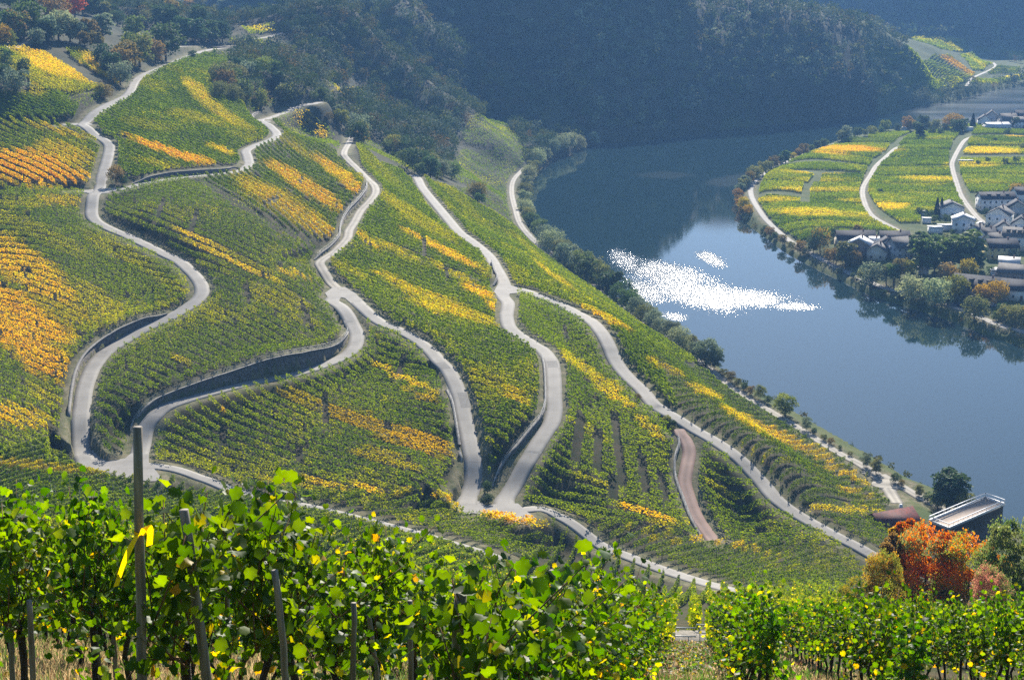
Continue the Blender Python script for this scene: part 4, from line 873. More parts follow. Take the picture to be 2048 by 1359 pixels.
def crown_points(shape, nq, rng):
    s = SHAPE[shape]; b0 = s['base']; w = s['w']
    if s['kind'] == 'conifer':
        u = rng.uniform(0, 1, nq)**1.5; z = b0+(1-b0)*u; tier = .75+.25*np.abs(((z*9) % 1)-.0)
        r = w*(1-u)*tier*rng.uniform(.45, 1.05, nq)+.012; a = rng.uniform(0, 2*np.pi, nq)
        z = z-.10*r/w
        return np.c_[r*np.cos(a), r*np.sin(a), z], rng.uniform(0, 1, nq)
    n = s['n']; cz0 = (1+b0)/2; hz = (1-b0)/2
    C = []; kr = 1.0
    if nq > 9000: n = n*4; kr = .52
    for i in range(n):
        a = i*2.399+rng.uniform(-.4, .4); t = (i+.5)/n; zc = cz0+hz*(.72*(2*t-1)); prof = math.sqrt(max(.05, 1-((zc-cz0)/hz)**2*.95))
        if s['kind'] == 'plume': prof = .35+.65*math.sin(min(1, (zc-b0)/(1-b0)*1.15)*math.pi*.75+.2)
        rr = w*prof*rng.uniform(.30, .72); C.append((rr*math.cos(a), rr*math.sin(a), zc, w*kr*rng.uniform(.30, .55), rng.uniform(0, 1)))
    C = np.array(C); k = rng.integers(0, n, nq); c = C[k]
    d = rng.normal(size=(nq, 3)); d /= np.linalg.norm(d, axis=1)[:, None]; d[:, 2] = np.where(d[:, 2] < -.3, -d[:, 2]*.6, d[:, 2])
    rad = c[:, 3:4]*rng.uniform(.55, 1.08, (nq, 1))
    p = c[:, :3]+d*rad*np.array([1, 1, .85])
    if s['kind'] == 'willow': p[:, 2] -= .12*np.clip(np.hypot(p[:, 0], p[:, 1])/w, 0, 1.3)*rng.uniform(0, 1, nq)
    p[:, 2] = np.clip(p[:, 2], .01, 1.03)
    return p, c[:, 4]*.7+rng.uniform(0, .5, nq)
def crown_mesh(shape, pal, nq, size, seed, mat=None, name='crown', mix=None):
    if nq > 9000: mat = M['leaf']
    rng = np.random.default_rng(seed); p, t = crown_points(shape, nq, rng)
    c0, c1 = map(np.array, PAL[pal]); t = np.clip(t, 0, 1.2)[:, None]; c = c0+(c1-c0)*t
    if mix:
        m0, m1 = map(np.array, PAL[mix[0]]); k = (fbm(p[:, 0]*5, p[:, 2]*5+seed, seed, 2)+rng.normal(0, .25, nq) > mix[1])[:, None]; c = np.where(k, m0+(m1-m0)*t, c)
    V, F = quads(p[:, 0], p[:, 1], p[:, 2], size*rng.uniform(.6, 1.35, nq), rng)
    return mesh_from(name, V, F, mat or M['tree_leaf'], False, np.repeat(c, 4, axis=0))
def tube(pts, rad, sides=6):
    """tapered tube through points -> verts, faces"""
    pts = np.asarray(pts, float); n = len(pts); V = []
    for i in range(n):
        d = pts[min(i+1, n-1)]-pts[max(i-1, 0)]; d /= np.linalg.norm(d)+1e-9
        a = np.array([1., 0, 0]) if abs(d[0]) < .8 else np.array([0, 1., 0]); u = np.cross(d, a); u /= np.linalg.norm(u); v = np.cross(d, u)
        for k in range(sides):
            t = 2*np.pi*k/sides; V.append(pts[i]+rad[i]*(math.cos(t)*u+math.sin(t)*v))
    F = [(i*sides+k, i*sides+(k+1) % sides, (i+1)*sides+(k+1) % sides, (i+1)*sides+k) for i in range(n-1) for k in range(sides)]
    b = len(V); 
    if sides == 6: F.append(((n-1)*sides, (n-1)*sides+1, (n-1)*sides+2, (n-1)*sides+3)); F.append(((n-1)*sides, (n-1)*sides+3, (n-1)*sides+4, (n-1)*sides+5))
    if sides == 4: F.append(tuple((n-1)*4+i for i in range(4)))
    return np.array(V), np.array(F)
def join(parts):
    V = []; F = []; o = 0
    for v, f in parts: V.append(v); F.append(np.asarray(f)+o); o += len(v)
    return np.vstack(V), np.vstack(F)
def trunk_mesh(shape, seed):
    rng = np.random.default_rng(seed); s = SHAPE[shape]; parts = []
    top = .93 if shape in ('conifer', 'tall') else .62
    r = .028 if shape != 'bush' else .02
    ln = np.array([[0, 0, -.06], [rng.normal(0, .01), rng.normal(0, .01), .15], [rng.normal(0, .02), rng.normal(0, .02), .38], [rng.normal(0, .03), rng.normal(0, .03), top]])
    parts.append(tube(ln, [r*1.25, r, r*.75, r*.2]))
    if shape != 'conifer':
        for i in range(5):
            a = i*1.3+rng.uniform(0, .6); z0 = rng.uniform(.16, .42); L = s['w']*rng.uniform(.5, .8)
            p0 = np.array([0, 0, z0]); p2 = np.array([L*math.cos(a), L*math.sin(a), z0+rng.uniform(.18, .36)]); p1 = (p0+p2)/2+np.array([0, 0, -.03])
            parts.append(tube([p0, p1, p2], [r*.55, r*.4, r*.12]))
    V, F = join(parts); return mesh_from('trunk', V, F, M['bark'], True)
_protos = {}
def proto(shape, pal, var, fine, mix=None):
    key = (shape, pal, var, fine, mix)
    if key not in _protos:
        nq, sz = {0: (420, .11), 1: (1500, .072), 2: (3600, .046), 3: (20000, .021)}[fine]
        if shape == 'conifer': nq = int(nq*1.2); sz *= .8
        seed = abs(hash(shape)) % 1 + sum(map(ord, shape+pal))*7+var*131
        _protos[key] = (crown_mesh(shape, pal, nq, sz, seed, mix=mix), trunk_mesh(shape, seed+1))
    return _protos[key]
ORD = ['first', 'second', 'third', 'fourth', 'fifth', 'sixth', 'seventh', 'eighth', 'ninth', 'tenth', 'eleventh', 'twelfth', 'thirteenth', 'fourteenth', 'fifteenth', 'sixteenth', 'seventeenth', 'eighteenth', 'nineteenth']
def ordw(i):
    if i < 19: return ORD[i]
    t = ['twentieth', 'thirtieth', 'fortieth', 'fiftieth', 'sixtieth', 'seventieth', 'eightieth', 'ninetieth', 'hundredth']; s = ['twenty', 'thirty', 'forty', 'fifty', 'sixty', 'seventy', 'eighty', 'ninety']
    n = i+1
    if n >= 100: return 'hundred and '+ordw(n-101) if n > 100 else 'hundredth'
    return t[n//10-2] if n % 10 == 0 else s[n//10-2]+'-'+ORD[n % 10-1]
PALW = {'flame': 'flame orange', 'green': 'mid green', 'dark': 'dark green', 'olive': 'olive green', 'willow': 'silvery green', 'grey': 'grey green', 'yellow': 'yellow', 'ygreen': 'yellow green', 'orange': 'orange', 'rust': 'rust red', 'brown': 'brownish', 'conifer': 'blackish green', 'red': 'red', 'pink': 'pinkish'}
SHW = {'round': 'round tree', 'wide': 'broad tree', 'tall': 'tall slim tree', 'open': 'open-crowned tree', 'bush': 'bush', 'willow': 'willow', 'conifer': 'conifer', 'plume': 'feathery bush'}
NAMEW = {'round': 'broadleaf_tree', 'wide': 'broadleaf_tree', 'tall': 'poplar_tree', 'open': 'broadleaf_tree', 'bush': 'bush', 'willow': 'willow_tree', 'conifer': 'conifer_tree', 'plume': 'bush'}
TREES = []       # footprints
def tree_at(x, y, z, h, shape, pal, fine, label, group, wid=1.0, mix=None, parts=True, rot=None):
    var = random.randint(0, 2); cm, tm = proto(shape, pal, var, fine, mix)
    nm = NAMEW[shape]; cat = 'bush' if shape in ('bush', 'plume') else 'tree'
    r = bpy.data.objects.new(nm, None); COL.objects.link(r); r.location = (x, y, z-.05)
    r.rotation_euler = (0, 0, random.uniform(0, 6.28) if rot is None else rot); r.scale = (h*wid, h*wid, h)
    r['label'] = label; r['category'] = cat
    if group: r['group'] = group
    link('crown', cm, r); link('trunk', tm, r)
    TREES.append((x, y, h*SHAPE[shape]['w']*wid)); return r
def row_of_trees(items, where, order, group, fine=1, key=None):
    """items: (px, py base, height px, shape, palette[, width[, mix]])"""
    if key is not None: items = sorted(items, key=key)
    seen = {}
    desc = [PALW[it[4]]+' '+SHW[it[3]] for it in items]
    tot = {d: desc.count(d) for d in desc}
    for it, d in zip(items, desc):
        px, py, hp, shape, pal = it[:5]; wid = it[5] if len(it) > 5 else 1.0; mix = it[6] if len(it) > 6 else None
        x, y, z = (float(v[0]) for v in hit(px, py)); h = hp*y/FPX*(1.0 if 'village' in where else 1.2)
        i = seen.get(d, 0); seen[d] = i+1
        lab = f'{d} {where}' if tot[d] == 1 else f'{ordw(i)} {d} {order} {where}'
        tree_at(x, y, z, h, shape, pal, fine, lab, group, wid, mix)

NEAR_BANK = [(1188,289,22,'round','willow'),(1157,298,24,'willow','willow'),(1138,300,30,'round','willow'),(1122,302,28,'willow','willow'),(1106,308,26,'willow','grey'),(1092,320,22,'round','willow'),(1076,332,30,'willow','willow'),(1066,348,24,'round','olive'),(1058,362,28,'willow','willow'),(1052,378,24,'round','willow'),(1049,395,26,'willow','olive'),(1049,412,28,'round','willow'),(1051,430,28,'willow','willow'),(1056,446,28,'round','olive'),(1064,462,32,'round','green'),
 (1078,478,34,'round','green'),(1092,492,38,'willow','grey'),(1108,508,42,'willow','willow',1.1),(1124,522,38,'round','olive'),(1138,534,42,'round','grey'),(1152,546,40,'round','olive'),(1166,556,48,'round','green'),(1182,568,46,'willow','olive'),(1198,580,50,'round','olive'),(1212,592,46,'round','dark'),(1226,603,56,'tall','dark',1.5),(1243,616,48,'round','dark'),(1256,628,46,'round','green'),
 (1275,642,44,'round','grey'),(1290,652,40,'willow','olive'),(1306,664,40,'round','grey'),(1322,674,36,'willow','grey'),(1340,688,42,'round','grey'),(1358,700,42,'willow','willow'),(1376,712,40,'round','olive'),(1394,722,38,'round','grey'),(1412,732,50,'round','grey',1.1),(1428,738,34,'bush','dark')]
row_of_trees(NEAR_BANK, 'along the near river bank', 'from the bend', 'trees lining the near river bank', 2)
ROWB = [(1449,752,14,'bush','olive'),(1462,762,18,'bush','brown'),(1476,772,16,'bush','olive'),(1489,780,14,'bush','dark'),(1500,788,16,'bush','brown'),(1520,797,26,'bush','olive',.8),(1536,806,14,'bush','dark'),(1570,830,40,'plume','ygreen',1.25),(1612,860,26,'bush','grey',.7),(1628,868,12,'bush','dark'),(1648,880,12,'bush','olive'),(1662,887,12,'bush','brown'),(1680,898,8,'bush','dark'),(1700,911,9,'bush','olive'),(1732,934,28,'bush','grey',.75),(1752,947,30,'plume','olive',.95),(1790,965,18,'bush','dark'),(1803,972,13,'bush','brown'),(1838,992,22,'plume','olive',1.),(1855,1003,18,'bush','dark'),(1872,1012,20,'bush','olive')]
row_of_trees(ROWB, 'beside the riverside track', 'from the left', 'bushes beside the riverside track', 2)
row_of_trees([(1897,1020,80,'tall','dark',1.7),(1925,1028,42,'round','ygreen'),(1875,1018,40,'round','willow')], 'on the bank behind the flat-roofed building', 'from the left', None, 2)
PEN = [(1945,256,24,'conifer','conifer',1.4),(1925,262,22,'round','dark'),(1906,262,28,'wide','orange',1.1),(1914,266,24,'round','dark',1.2),(1890,264,15,'round','grey'),(1872,262,20,'round','olive'),(1862,262,16,'round','olive'),(1848,260,26,'round','dark'),(1840,276,26,'tall','dark',1.5),(1822,262,20,'round','orange'),(1815,260,24,'round','rust',.8),(1832,264,18,'round','green'),(1795,264,14,'bush','dark'),(1770,264,20,'round','ygreen'),(1762,268,12,'round','green'),(1865,270,14,'bush','dark'),(1880,271,12,'bush','dark'),(1745,270,15,'wide','ygreen'),(1730,272,12,'round','olive'),(1715,274,17,'round','green'),(1693,280,25,'round','grey'),(1683,282,18,'round','olive'),
 (1648,296,16,'round','green'),(1634,300,17,'round','dark'),(1622,304,13,'round','green'),(1607,312,22,'round','rust'),(1597,316,16,'round','brown'),(1586,321,14,'round','yellow'),(1571,327,24,'tall','green',1.4),(1561,331,18,'round','dark'),(1547,338,22,'round','brown'),(1538,343,18,'round','olive'),(1526,350,24,'round','olive'),(1517,356,20,'round','ygreen'),(1508,362,26,'round','olive'),(1499,368,22,'round','brown'),(1491,373,20,'round','grey'),(1485,380,20,'round','olive'),(1480,389,20,'round','grey'),(1477,398,18,'wide','rust'),(1478,408,16,'bush','rust'),(1482,417,20,'round','orange'),(1488,425,26,'round','yellow',.9),(1496,430,18,'bush','orange'),(1484,428,14,'bush','rust'),
 (1540,472,16,'bush','rust'),(1550,478,12,'bush','dark'),(1565,488,17,'round','brown'),(1582,498,14,'bush','olive'),(1600,506,22,'round','rust'),(1612,510,14,'bush','olive'),(1530,462,10,'bush','dark')]
row_of_trees(PEN, 'edging the flat vineyards', 'from the far end', 'trees edging the flat vineyards', 1)
VIL = [(1640,502,48,'wide','orange',.8,('dark', -.1)),(1626,505,30,'round','dark'),(1668,478,24,'round','dark'),(1714,470,22,'tall','rust',1.8),(1690,532,52,'tall','olive',1.7),(1672,528,34,'round','brown'),(1710,532,34,'round','rust'),(1658,522,26,'round','rust'),(1700,510,30,'round','green'),(1744,572,50,'willow','grey',1.05),(1725,562,28,'bush','olive'),(1772,566,40,'open','olive'),(1786,570,46,'open','green'),(1800,556,42,'round','brown'),(1820,556,38,'round','ygreen'),(1822,600,54,'willow','willow',1.05),(1870,612,60,'willow','willow',1.1),(1850,548,80,'tall','green',1.5),(1838,520,62,'tall','dark',1.5),(1868,545,50,'tall','olive',1.4),(1880,540,62,'tall','ygreen',1.4),(1903,540,72,'tall','green',1.9),(1925,535,78,'tall','green',2.0),(1945,540,60,'tall','dark',1.8),(1893,570,46,'round','rust',1.1),(1912,600,56,'willow','ygreen',.8),(1935,560,44,'wide','yellow',.9),(1965,602,36,'wide','yellow',.95),(1992,605,46,'wide','orange',.85),(1948,640,52,'willow','olive',1.),(1985,612,16,'bush','orange'),
 (1873,432,38,'conifer','conifer',1.1),(1882,430,36,'conifer','conifer',1.1),(1838,432,18,'bush','dark'),(1858,436,18,'bush','dark'),(1868,445,16,'bush','green'),(1892,446,18,'bush','dark'),(2010,640,34,'round','olive'),(2030,650,40,'wide','olive'),(2046,640,30,'round','yellow'),(2005,625,20,'bush','dark'),(2022,632,22,'bush','dark'),(1992,640,20,'bush','green'),(2030,390,24,'wide','orange'),(2042,392,22,'round','brown'),(1985,452,22,'bush','dark'),(1972,430,14,'bush','dark'),(1995,470,26,'conifer','conifer',2.),(2025,520,24,'round','grey'),(1960,540,20,'bush','grey'),(1980,548,18,'bush','green'),(2010,555,18,'bush','dark'),(1905,470,12,'bush','green'),(1890,478,12,'bush','olive'),(1915,505,40,'round','green'),(1870,500,34,'round','green'),(1815,490,16,'bush','rust'),(1800,487,12,'bush','rust'),(1785,500,16,'bush','dark'),(1940,490,26,'round','ygreen'),(2036,470,16,'bush','dark'),(1960,625,22,'bush','dark'),(2020,585,20,'bush','dark'),(1630,470,12,'bush','dark'),(1952,590,14,'bush','dark'),(1895,610,18,'bush','dark'),(1765,592,14,'bush','dark'),(1800,598,14,'bush','dark'),(1840,618,16,'bush','dark'),(1705,556,12,'bush','dark'),(1680,545,12,'bush','olive'),(1985,660,10,'bush','olive'),(2046,300,14,'bush','olive'),(1990,285,10,'bush','dark'),(2015,270,12,'bush','dark'),(2030,255,22,'round','dark'),(1760,386,10,'bush','dark'),(1955,330,10,'bush','dark'),(1975,326,12,'bush','dark'),(2010,328,12,'bush','dark'),(2032,326,14,'bush','dark')]
row_of_trees(VIL, 'among the village gardens', 'from the left', 'trees among the village gardens', 1, key=lambda i: i[0])
TOPL = [(15,70,40,'round','green'),(60,75,60,'round','green'),(35,82,50,'round','rust',1.,('green', -.1)),(5,92,36,'round','yellow'),(18,94,28,'bush','ygreen'),(95,85,44,'round','grey'),(118,82,50,'round','willow'),(140,84,46,'round','willow'),(160,88,40,'round','grey'),(180,90,44,'open','brown'),(170,102,32,'open','brown'),(196,104,34,'open','brown'),(75,95,32,'round','grey'),(90,88,40,'round','dark'),(205,82,48,'tall','grey',1.6),(110,45,46,'wide','rust'),(150,35,40,'round','red'),(130,25,36,'round','dark'),(165,30,40,'round','dark'),(190,35,36,'round','dark'),(60,25,40,'round','dark'),(20,20,36,'round','dark'),(90,15,34,'round','dark'),(210,40,30,'round','olive'),(228,38,24,'round','dark'),(272,80,40,'round','green'),(258,76,20,'bush','dark'),(235,50,24,'wide','dark'),(295,48,22,'bush','olive'),(325,60,42,'round','dark',1.1),(345,68,44,'round','dark'),(365,80,40,'round','dark'),(390,88,44,'round','dark',1.2),(400,60,40,'round','dark'),(420,88,40,'round','dark'),(445,85,36,'round','dark'),(332,122,62,'round','dark'),(312,128,40,'round','brown'),(280,134,58,'round','olive',1.,('green', .1)),(255,146,52,'round','brown'),(243,150,46,'round','rust'),(228,153,42,'round','dark',1.1),(205,132,36,'bush','dark'),(215,145,30,'round','grey'),(270,122,46,'round','ygreen'),(295,116,34,'round','brown'),(385,118,14,'bush','dark'),
 (10,140,34,'bush','dark'),(30,188,42,'bush','grey',1.2),(8,172,36,'round','dark'),(48,148,26,'bush','dark'),(210,198,26,'bush','brown'),(200,194,18,'bush','ygreen'),(232,368,32,'bush','brown',.8),(246,370,18,'bush','dark'),(430,160,20,'bush','dark'),(452,172,18,'bush','dark'),(345,30,26,'round','rust'),(380,30,26,'round','orange'),(400,20,24,'round','olive'),(450,30,26,'round','grey'),(425,45,22,'round','olive'),(470,40,24,'round','brown')]
row_of_trees(TOPL, 'on the plateau above the upper road', 'from the left', 'trees on the plateau above the upper road', 1, key=lambda i: i[0])
MISC = [(1335,848,16,'bush','ygreen',1.1),(1346,852,12,'bush','dark'),(1276,800,12,'bush','brown'),(975,985,22,'bush','dark',.8),(978,1005,16,'bush','dark',1.2),(1345,860,9,'bush','olive')]
row_of_trees(MISC, 'on the verge between the vineyard roads', 'from the top', None, 1, key=lambda i: i[1])

# woods on the spurs: the nearest stand alone, the rest is one mass
def sample_area(x0, x1, y0, y1, sp, rng):
    gx, gy = np.meshgrid(np.arange(x0, x1, sp), np.arange(y0, y1, sp)); gx = gx+rng.uniform(-.5, .5, gx.shape)*sp; gy = gy+rng.uniform(-.5, .5, gy.shape)*sp
    return gx.ravel(), gy.ravel()
OPEN = [[(480,50),(550,45),(562,70),(600,92),(540,98),(450,95),(455,72)],[(640,175),(745,170),(740,198),(645,205)],[(400,0),(480,0),(450,32),(395,40)],
 [(700,270),(745,275),(830,345),(850,352),(905,378),(985,415),(1035,450),(1060,470),(1045,330),(1055,300),(1010,245),(955,232),(925,262),(900,335),(905,362),(850,350),(760,300)],[(1640,52),(1700,60),(1740,80),(1700,92),(1650,75)],[(205,40),(330,62),(320,85),(215,92)]]
def forest_ok(x, y, z):
    px, py = project(x, y, z)
    k = (look(SD, x, y) > 4) & (look(ROADD, x, y) > 2.0) & (px > -250) & (px < 2350) & (py > -160) & (y < 2100)
    k &= ~(in_poly(px, py, VINE_LAND) & (y < 760))
    k &= ~((x > 90) & (y > 480) & (y < 1200) & (px > 1400) & (py > 240))
    for o in OPEN: k &= ~in_poly(px, py, o)
    far = (y > 1280) & (x > 330) & (y < 1900)
    for poly in [p[0] for p in PL[-11:]]: k &= ~(in_poly(px, py, poly) & far)
    k &= ~(far & (z < 22) & (px > 1920) & (z > 3.))
    return k, px, py
frng = np.random.default_rng(11)
x, y = sample_area(-420, 60, 600, 1130, 7.0, frng); z = H(x, y); k, px, py = forest_ok(x, y, z)
x, y, z, px, py = [q[k] for q in (x, y, z, px, py)]
k = ~((py < 170) & (px < 470) & (y < 900)); x, y, z, px, py = [q[k] for q in (x, y, z, px, py)]
# which stand in plain view of the lens, nearest first
def seen_from_cam(x, y, z):
    ok = np.ones(len(x), bool)
    for t in np.linspace(.3, .985, 90): ok &= H(x*t, y*t) < CAMZ+(z-CAMZ)*t
    return ok
v = seen_from_cam(x, y, z+5.) & (px > 0) & (px < 1250) & (py > 5)
order = np.nonzero(v)[0]; order = order[np.argsort(y[order])]
solo = []; 
for i in order:
    if all((x[i]-x[j])**2+(y[i]-y[j])**2 > 60 for j in solo): solo.append(i)
    if len(solo) >= 62: break
solo = np.array(solo)
zonef = lambda a, b: 'on the wooded cliff above the dirt track' if a < 800 and b > 190 else ('on the high wooded slope' if b < 190 else 'on the rocky spur above the river terraces')
cnt = {}; so = solo[np.argsort(px[solo])]
for i in so:
    pal = random.choices(['dark', 'green', 'olive', 'brown', 'grey', 'ygreen'], [5, 5, 3, 1.4, 2, 1])[0]; shape = random.choice(['round', 'wide', 'round', 'bush'])
    d = (PALW[pal]+' '+SHW[shape], zonef(px[i], py[i])); n = cnt.get(d, 0); cnt[d] = n+1
    tree_at(x[i], y[i], z[i], random.uniform(7, 11) if shape != 'bush' else random.uniform(4, 6), shape, pal, 1, f'{ordw(n)} {d[0]} from the left {d[1]}', 'trees on the wooded spurs')
rest = np.setdiff1d(np.arange(len(x)), solo)
FV, FC, FN = [], [], 0
def bake(xs, ys, zs, hs, nq, szf, pals, rng, shapes=('round', 'wide', 'bush')):
    """many low crowns written straight into one mesh"""
    tm = []
    for i in range(10):
        s = shapes[i % len(shapes)]; p, t = crown_points(s, nq, rng); tm.append((p, t))
    out_p, out_s, out_c = [], [], []
    pick = rng.integers(0, 10, len(xs)); 
    for ti in range(10):
        m = np.nonzero(pick == ti)[0]
        if len(m) == 0: continue
        p, t = tm[ti]; a = rng.uniform(0, 6.28, len(m)); h = hs[m]; wv = h*rng.uniform(.85, 1.25, len(m))
        P = np.empty((len(m), nq, 3)); ca, sa = np.cos(a)[:, None], np.sin(a)[:, None]
        P[..., 0] = (p[:, 0]*ca-p[:, 1]*sa)*wv[:, None]+xs[m][:, None]; P[..., 1] = (p[:, 0]*sa+p[:, 1]*ca)*wv[:, None]+ys[m][:, None]; P[..., 2] = p[:, 2]*h[:, None]+zs[m][:, None]-.3
        pi = rng.choice(len(pals), len(m), p=np.array([q[1] for q in pals])/sum(q[1] for q in pals))
        c0 = np.array([PAL[q[0]][0] for q in pals])[pi][:, None]; c1 = np.array([PAL[q[0]][1] for q in pals])[pi][:, None]
        c = c0+(c1-c0)*np.clip(t, 0, 1.2)[None, :, None]
        out_p.append(P.reshape(-1, 3)); out_c.append(c.reshape(-1, 3)); out_s.append(np.repeat(h*szf, nq)*rng.uniform(.6, 1.3, len(m)*nq))
    return np.vstack(out_p), np.concatenate(out_s), np.vstack(out_c)
pals_near = [('dark', 5), ('green', 5), ('olive', 3), ('brown', 1.5), ('grey', 2.5), ('rust', .4), ('ygreen', 1)]
A = [bake(x[rest], y[rest], z[rest], frng.uniform(5.5, 10.5, len(rest)), 190, .105, pals_near, frng)]
# big shaded hill and the ridge beyond
x2, y2 = sample_area(-330, 560, 1040, 1560, 8.0, frng); z2 = H(x2, y2); k, px, py = forest_ok(x2, y2, z2); k &= (z2 > 1.0) & ~((x2 < 60) & (y2 < 1130)); 
k &= (frng.uniform(size=len(k)) < .9)
x2, y2, z2 = x2[k], y2[k], z2[k]
A.append(bake(x2, y2, z2, frng.uniform(5, 10, len(x2)), 55, .21, [('green', 5), ('olive', 4), ('grey', 5), ('willow', 2), ('brown', 1)], frng))
# mountain far behind
x3, y3 = sample_area(150, 900, 1860, 2150, 15.0, frng); z3 = H(x3, y3); px, py = project(x3, y3, z3); k = (py > -120) & (py < 100) & (px > 1250) & (px < 2300) & (z3 > 9); x3, y3, z3 = x3[k], y3[k], z3[k]
A.append(bake(x3, y3, z3, frng.uniform(9, 15, len(x3)), 30, .34, [('dark', 4), ('green', 3), ('olive', 1)], frng))
# reeds, bramble and bank scrub on both shores
nb = len(px_); sel = frng.integers(0, nb, 2600); bxx = np.array(px_)[sel]+frng.normal(0, 1.6, 2600); byy = np.array(py_)[sel]+frng.normal(0, 1.6, 2600)
sdv = look(SD, bxx, byy); bz = H(bxx, byy); px, py = project(bxx, byy, bz); k = (sdv > .2) & (sdv < 5) & (px > -50) & (px < 2120) & (py > 140) & (look(ROADD, bxx, byy) > .6); bxx, byy, bz = bxx[k], byy[k], bz[k]
A.append(bake(bxx, byy, bz, frng.uniform(.8, 2.4, len(bxx)), 46, .22, [('olive', 4), ('dark', 3), ('grey', 3), ('brown', 2), ('ygreen', 1)], frng, ('bush', 'bush', 'wide')))
# trees scattered on the far plain and shore
far_items = [(px0, py0, hp) for px0, py0, hp in [(1800,210,14),(1812,208,18),(1825,207,22),(1840,206,26),(1852,205,30),(1866,204,24),(1878,202,20),(1890,200,18),(1902,198,20),(1914,195,18),(1925,192,24),(1937,188,34),(1950,186,22),(1962,183,18),(1975,180,16),(1988,178,15),(2000,175,16),(2014,172,14),(2028,168,20),(2042,164,30),(1950,172,20),(1992,162,12),(2010,148,12),(2020,122,16),(2030,124,14),(2040,126,16),(1985,110,14),(1995,112,12),(2005,113,12),(2012,116,12),(1998,144,8)]]
X, Y, Z = hit([i[0] for i in far_items], [i[1] for i in far_items]); hh = np.array([i[2] for i in far_items])*Y/FPX
A.append(bake(X, Y, Z, hh, 220, .10, [('olive', 3), ('green', 3), ('grey', 3), ('rust', 1)], frng))
P = np.vstack([a[0] for a in A]); S_ = np.concatenate([a[1] for a in A]); C_ = np.vstack([a[2] for a in A])
print('forest clusters', len(P), 'trees', len(rest), len(x2), len(x3), 'single', len(TREES))
V, F = quads(P[:, 0], P[:, 1], P[:, 2], S_, frng)
link('woodland', mesh_from('woodland', V, F, M['forest_leaf'], False, np.repeat(C_, 4, axis=0)), kind='stuff', category='woodland', label='dense hillside woods and bank scrub around the river bend')
del V, F, P
# ------------------------------------------------------------------ small builders
def box(x0, x1, y0, y1, z0, z1):
    V = np.array([(x, y, z) for x in (x0, x1) for y in (y0, y1) for z in (z0, z1)], float)
    return V, np.array([(0,1,3,2),(4,6,7,5),(0,4,5,1),(2,3,7,6),(0,2,6,4),(1,5,7,3)])
def part(name, parts, mat, parent=None, smooth=False, **props):
    V, F = join(parts); return link(name, mesh_from(name, V, F, mat, smooth), parent, **props)
def empty(name, loc, rz=0, **props):
    o = bpy.data.objects.new(name, None); COL.objects.link(o); o.location = loc; o.rotation_euler = (0, 0, rz)
    for k, v in props.items():
        if v: o[k] = v
    return o
# dry-laid slate retaining walls with mortar joints
def stone_mat(name, c1, c2, cj, scale):
    m, n, out = new_mat(name); b = n.nodes.new('ShaderNodeBsdfPrincipled'); n.links.new(b.outputs[0], out.inputs[0])
    tc = n.nodes.new('ShaderNodeTexCoord'); vo = n.nodes.new('ShaderNodeTexVoronoi'); vo.inputs['Scale'].default_value = scale
    mp = n.nodes.new('ShaderNodeMapping'); mp.inputs['Scale'].default_value = (1, 1, 2.0); n.links.new(tc.outputs['Object'], mp.inputs[0]); n.links.new(mp.outputs[0], vo.inputs['Vector'])
    r = n.nodes.new('ShaderNodeValToRGB'); r.color_ramp.elements[0].color = (*c1, 1); r.color_ramp.elements[1].color = (*c2, 1)
    sp = n.nodes.new('ShaderNodeSeparateColor'); n.links.new(vo.outputs['Color'], sp.inputs[0]); n.links.new(sp.outputs[0], r.inputs[0])
    ve = n.nodes.new('ShaderNodeTexVoronoi'); ve.feature = 'DISTANCE_TO_EDGE'; ve.inputs['Scale'].default_value = scale; n.links.new(mp.outputs[0], ve.inputs['Vector'])
    lt = n.nodes.new('ShaderNodeMapRange'); lt.inputs['From Max'].default_value = .08; n.links.new(ve.outputs['Distance'], lt.inputs['Value'])
    mx = n.nodes.new('ShaderNodeMix'); mx.data_type = 'RGBA'; mx.inputs[6].default_value = (*cj, 1); n.links.new(lt.outputs[0], mx.inputs[0]); n.links.new(r.outputs[0], mx.inputs[7])
    n.links.new(mx.outputs[2], b.inputs['Base Color']); b.inputs['Roughness'].default_value = .9
    bp = n.nodes.new('ShaderNodeBump'); bp.inputs['Distance'].default_value = .06; n.links.new(lt.outputs[0], bp.inputs['Height']); n.links.new(bp.outputs[0], b.inputs['Normal'])
    return m
M['stone'] = stone_mat('slate_wall', (.10, .085, .07), (.22, .19, .155), (.05, .045, .04), 1.6)
M['coping'] = simple_mat('wall_coping', (.15, .14, .12), (.25, .23, .20), 1.2, bump=.3)
M['rail'] = simple_mat('galvanised_rail', (.38, .38, .37), (.5, .5, .49), 4., rough=.6, metal=.2)
WLAB = {'wall_long_bend': 'long low slate wall curving above the left-hand bend of the upper road', 'wall_hairpin': 'tall dark retaining wall sweeping above the hairpin road under a railing', 'wall_middle_low': 'curved stone wall where the middle road reaches the fork',
 'wall_middle_high': 'low stone kerb wall along the left edge of the middle road', 'wall_right': 'stone wall along the left edge of the right-hand road down to the fork', 'wall_dirt_track': 'pale stone wall above the dirt track under the golden plot',
 'wall_terrace': 'dark stone wall beneath the uppermost hillside lane', 'wall_red_track': 'thin stone wall beside the red earth track', 'wall_fork': 'short stone wall at the three-way road fork', 'wall_upper_hairpin': 'short wall at the small upper hairpin'}
RLAB = {'wall_hairpin': 'long railing on the tall hairpin retaining wall', 'wall_middle_low': 'short railing on the curved wall by the fork', 'wall_middle_high': 'low railing along the left edge of the middle road', 'wall_right': 'railing along the left edge of the right-hand road', 'wall_red_track': 'railing beside the red earth track', 'wall_fork': 'short railing at the three-way road fork', 'wall_dirt_track': 'railing above the dirt track under the golden plot'}
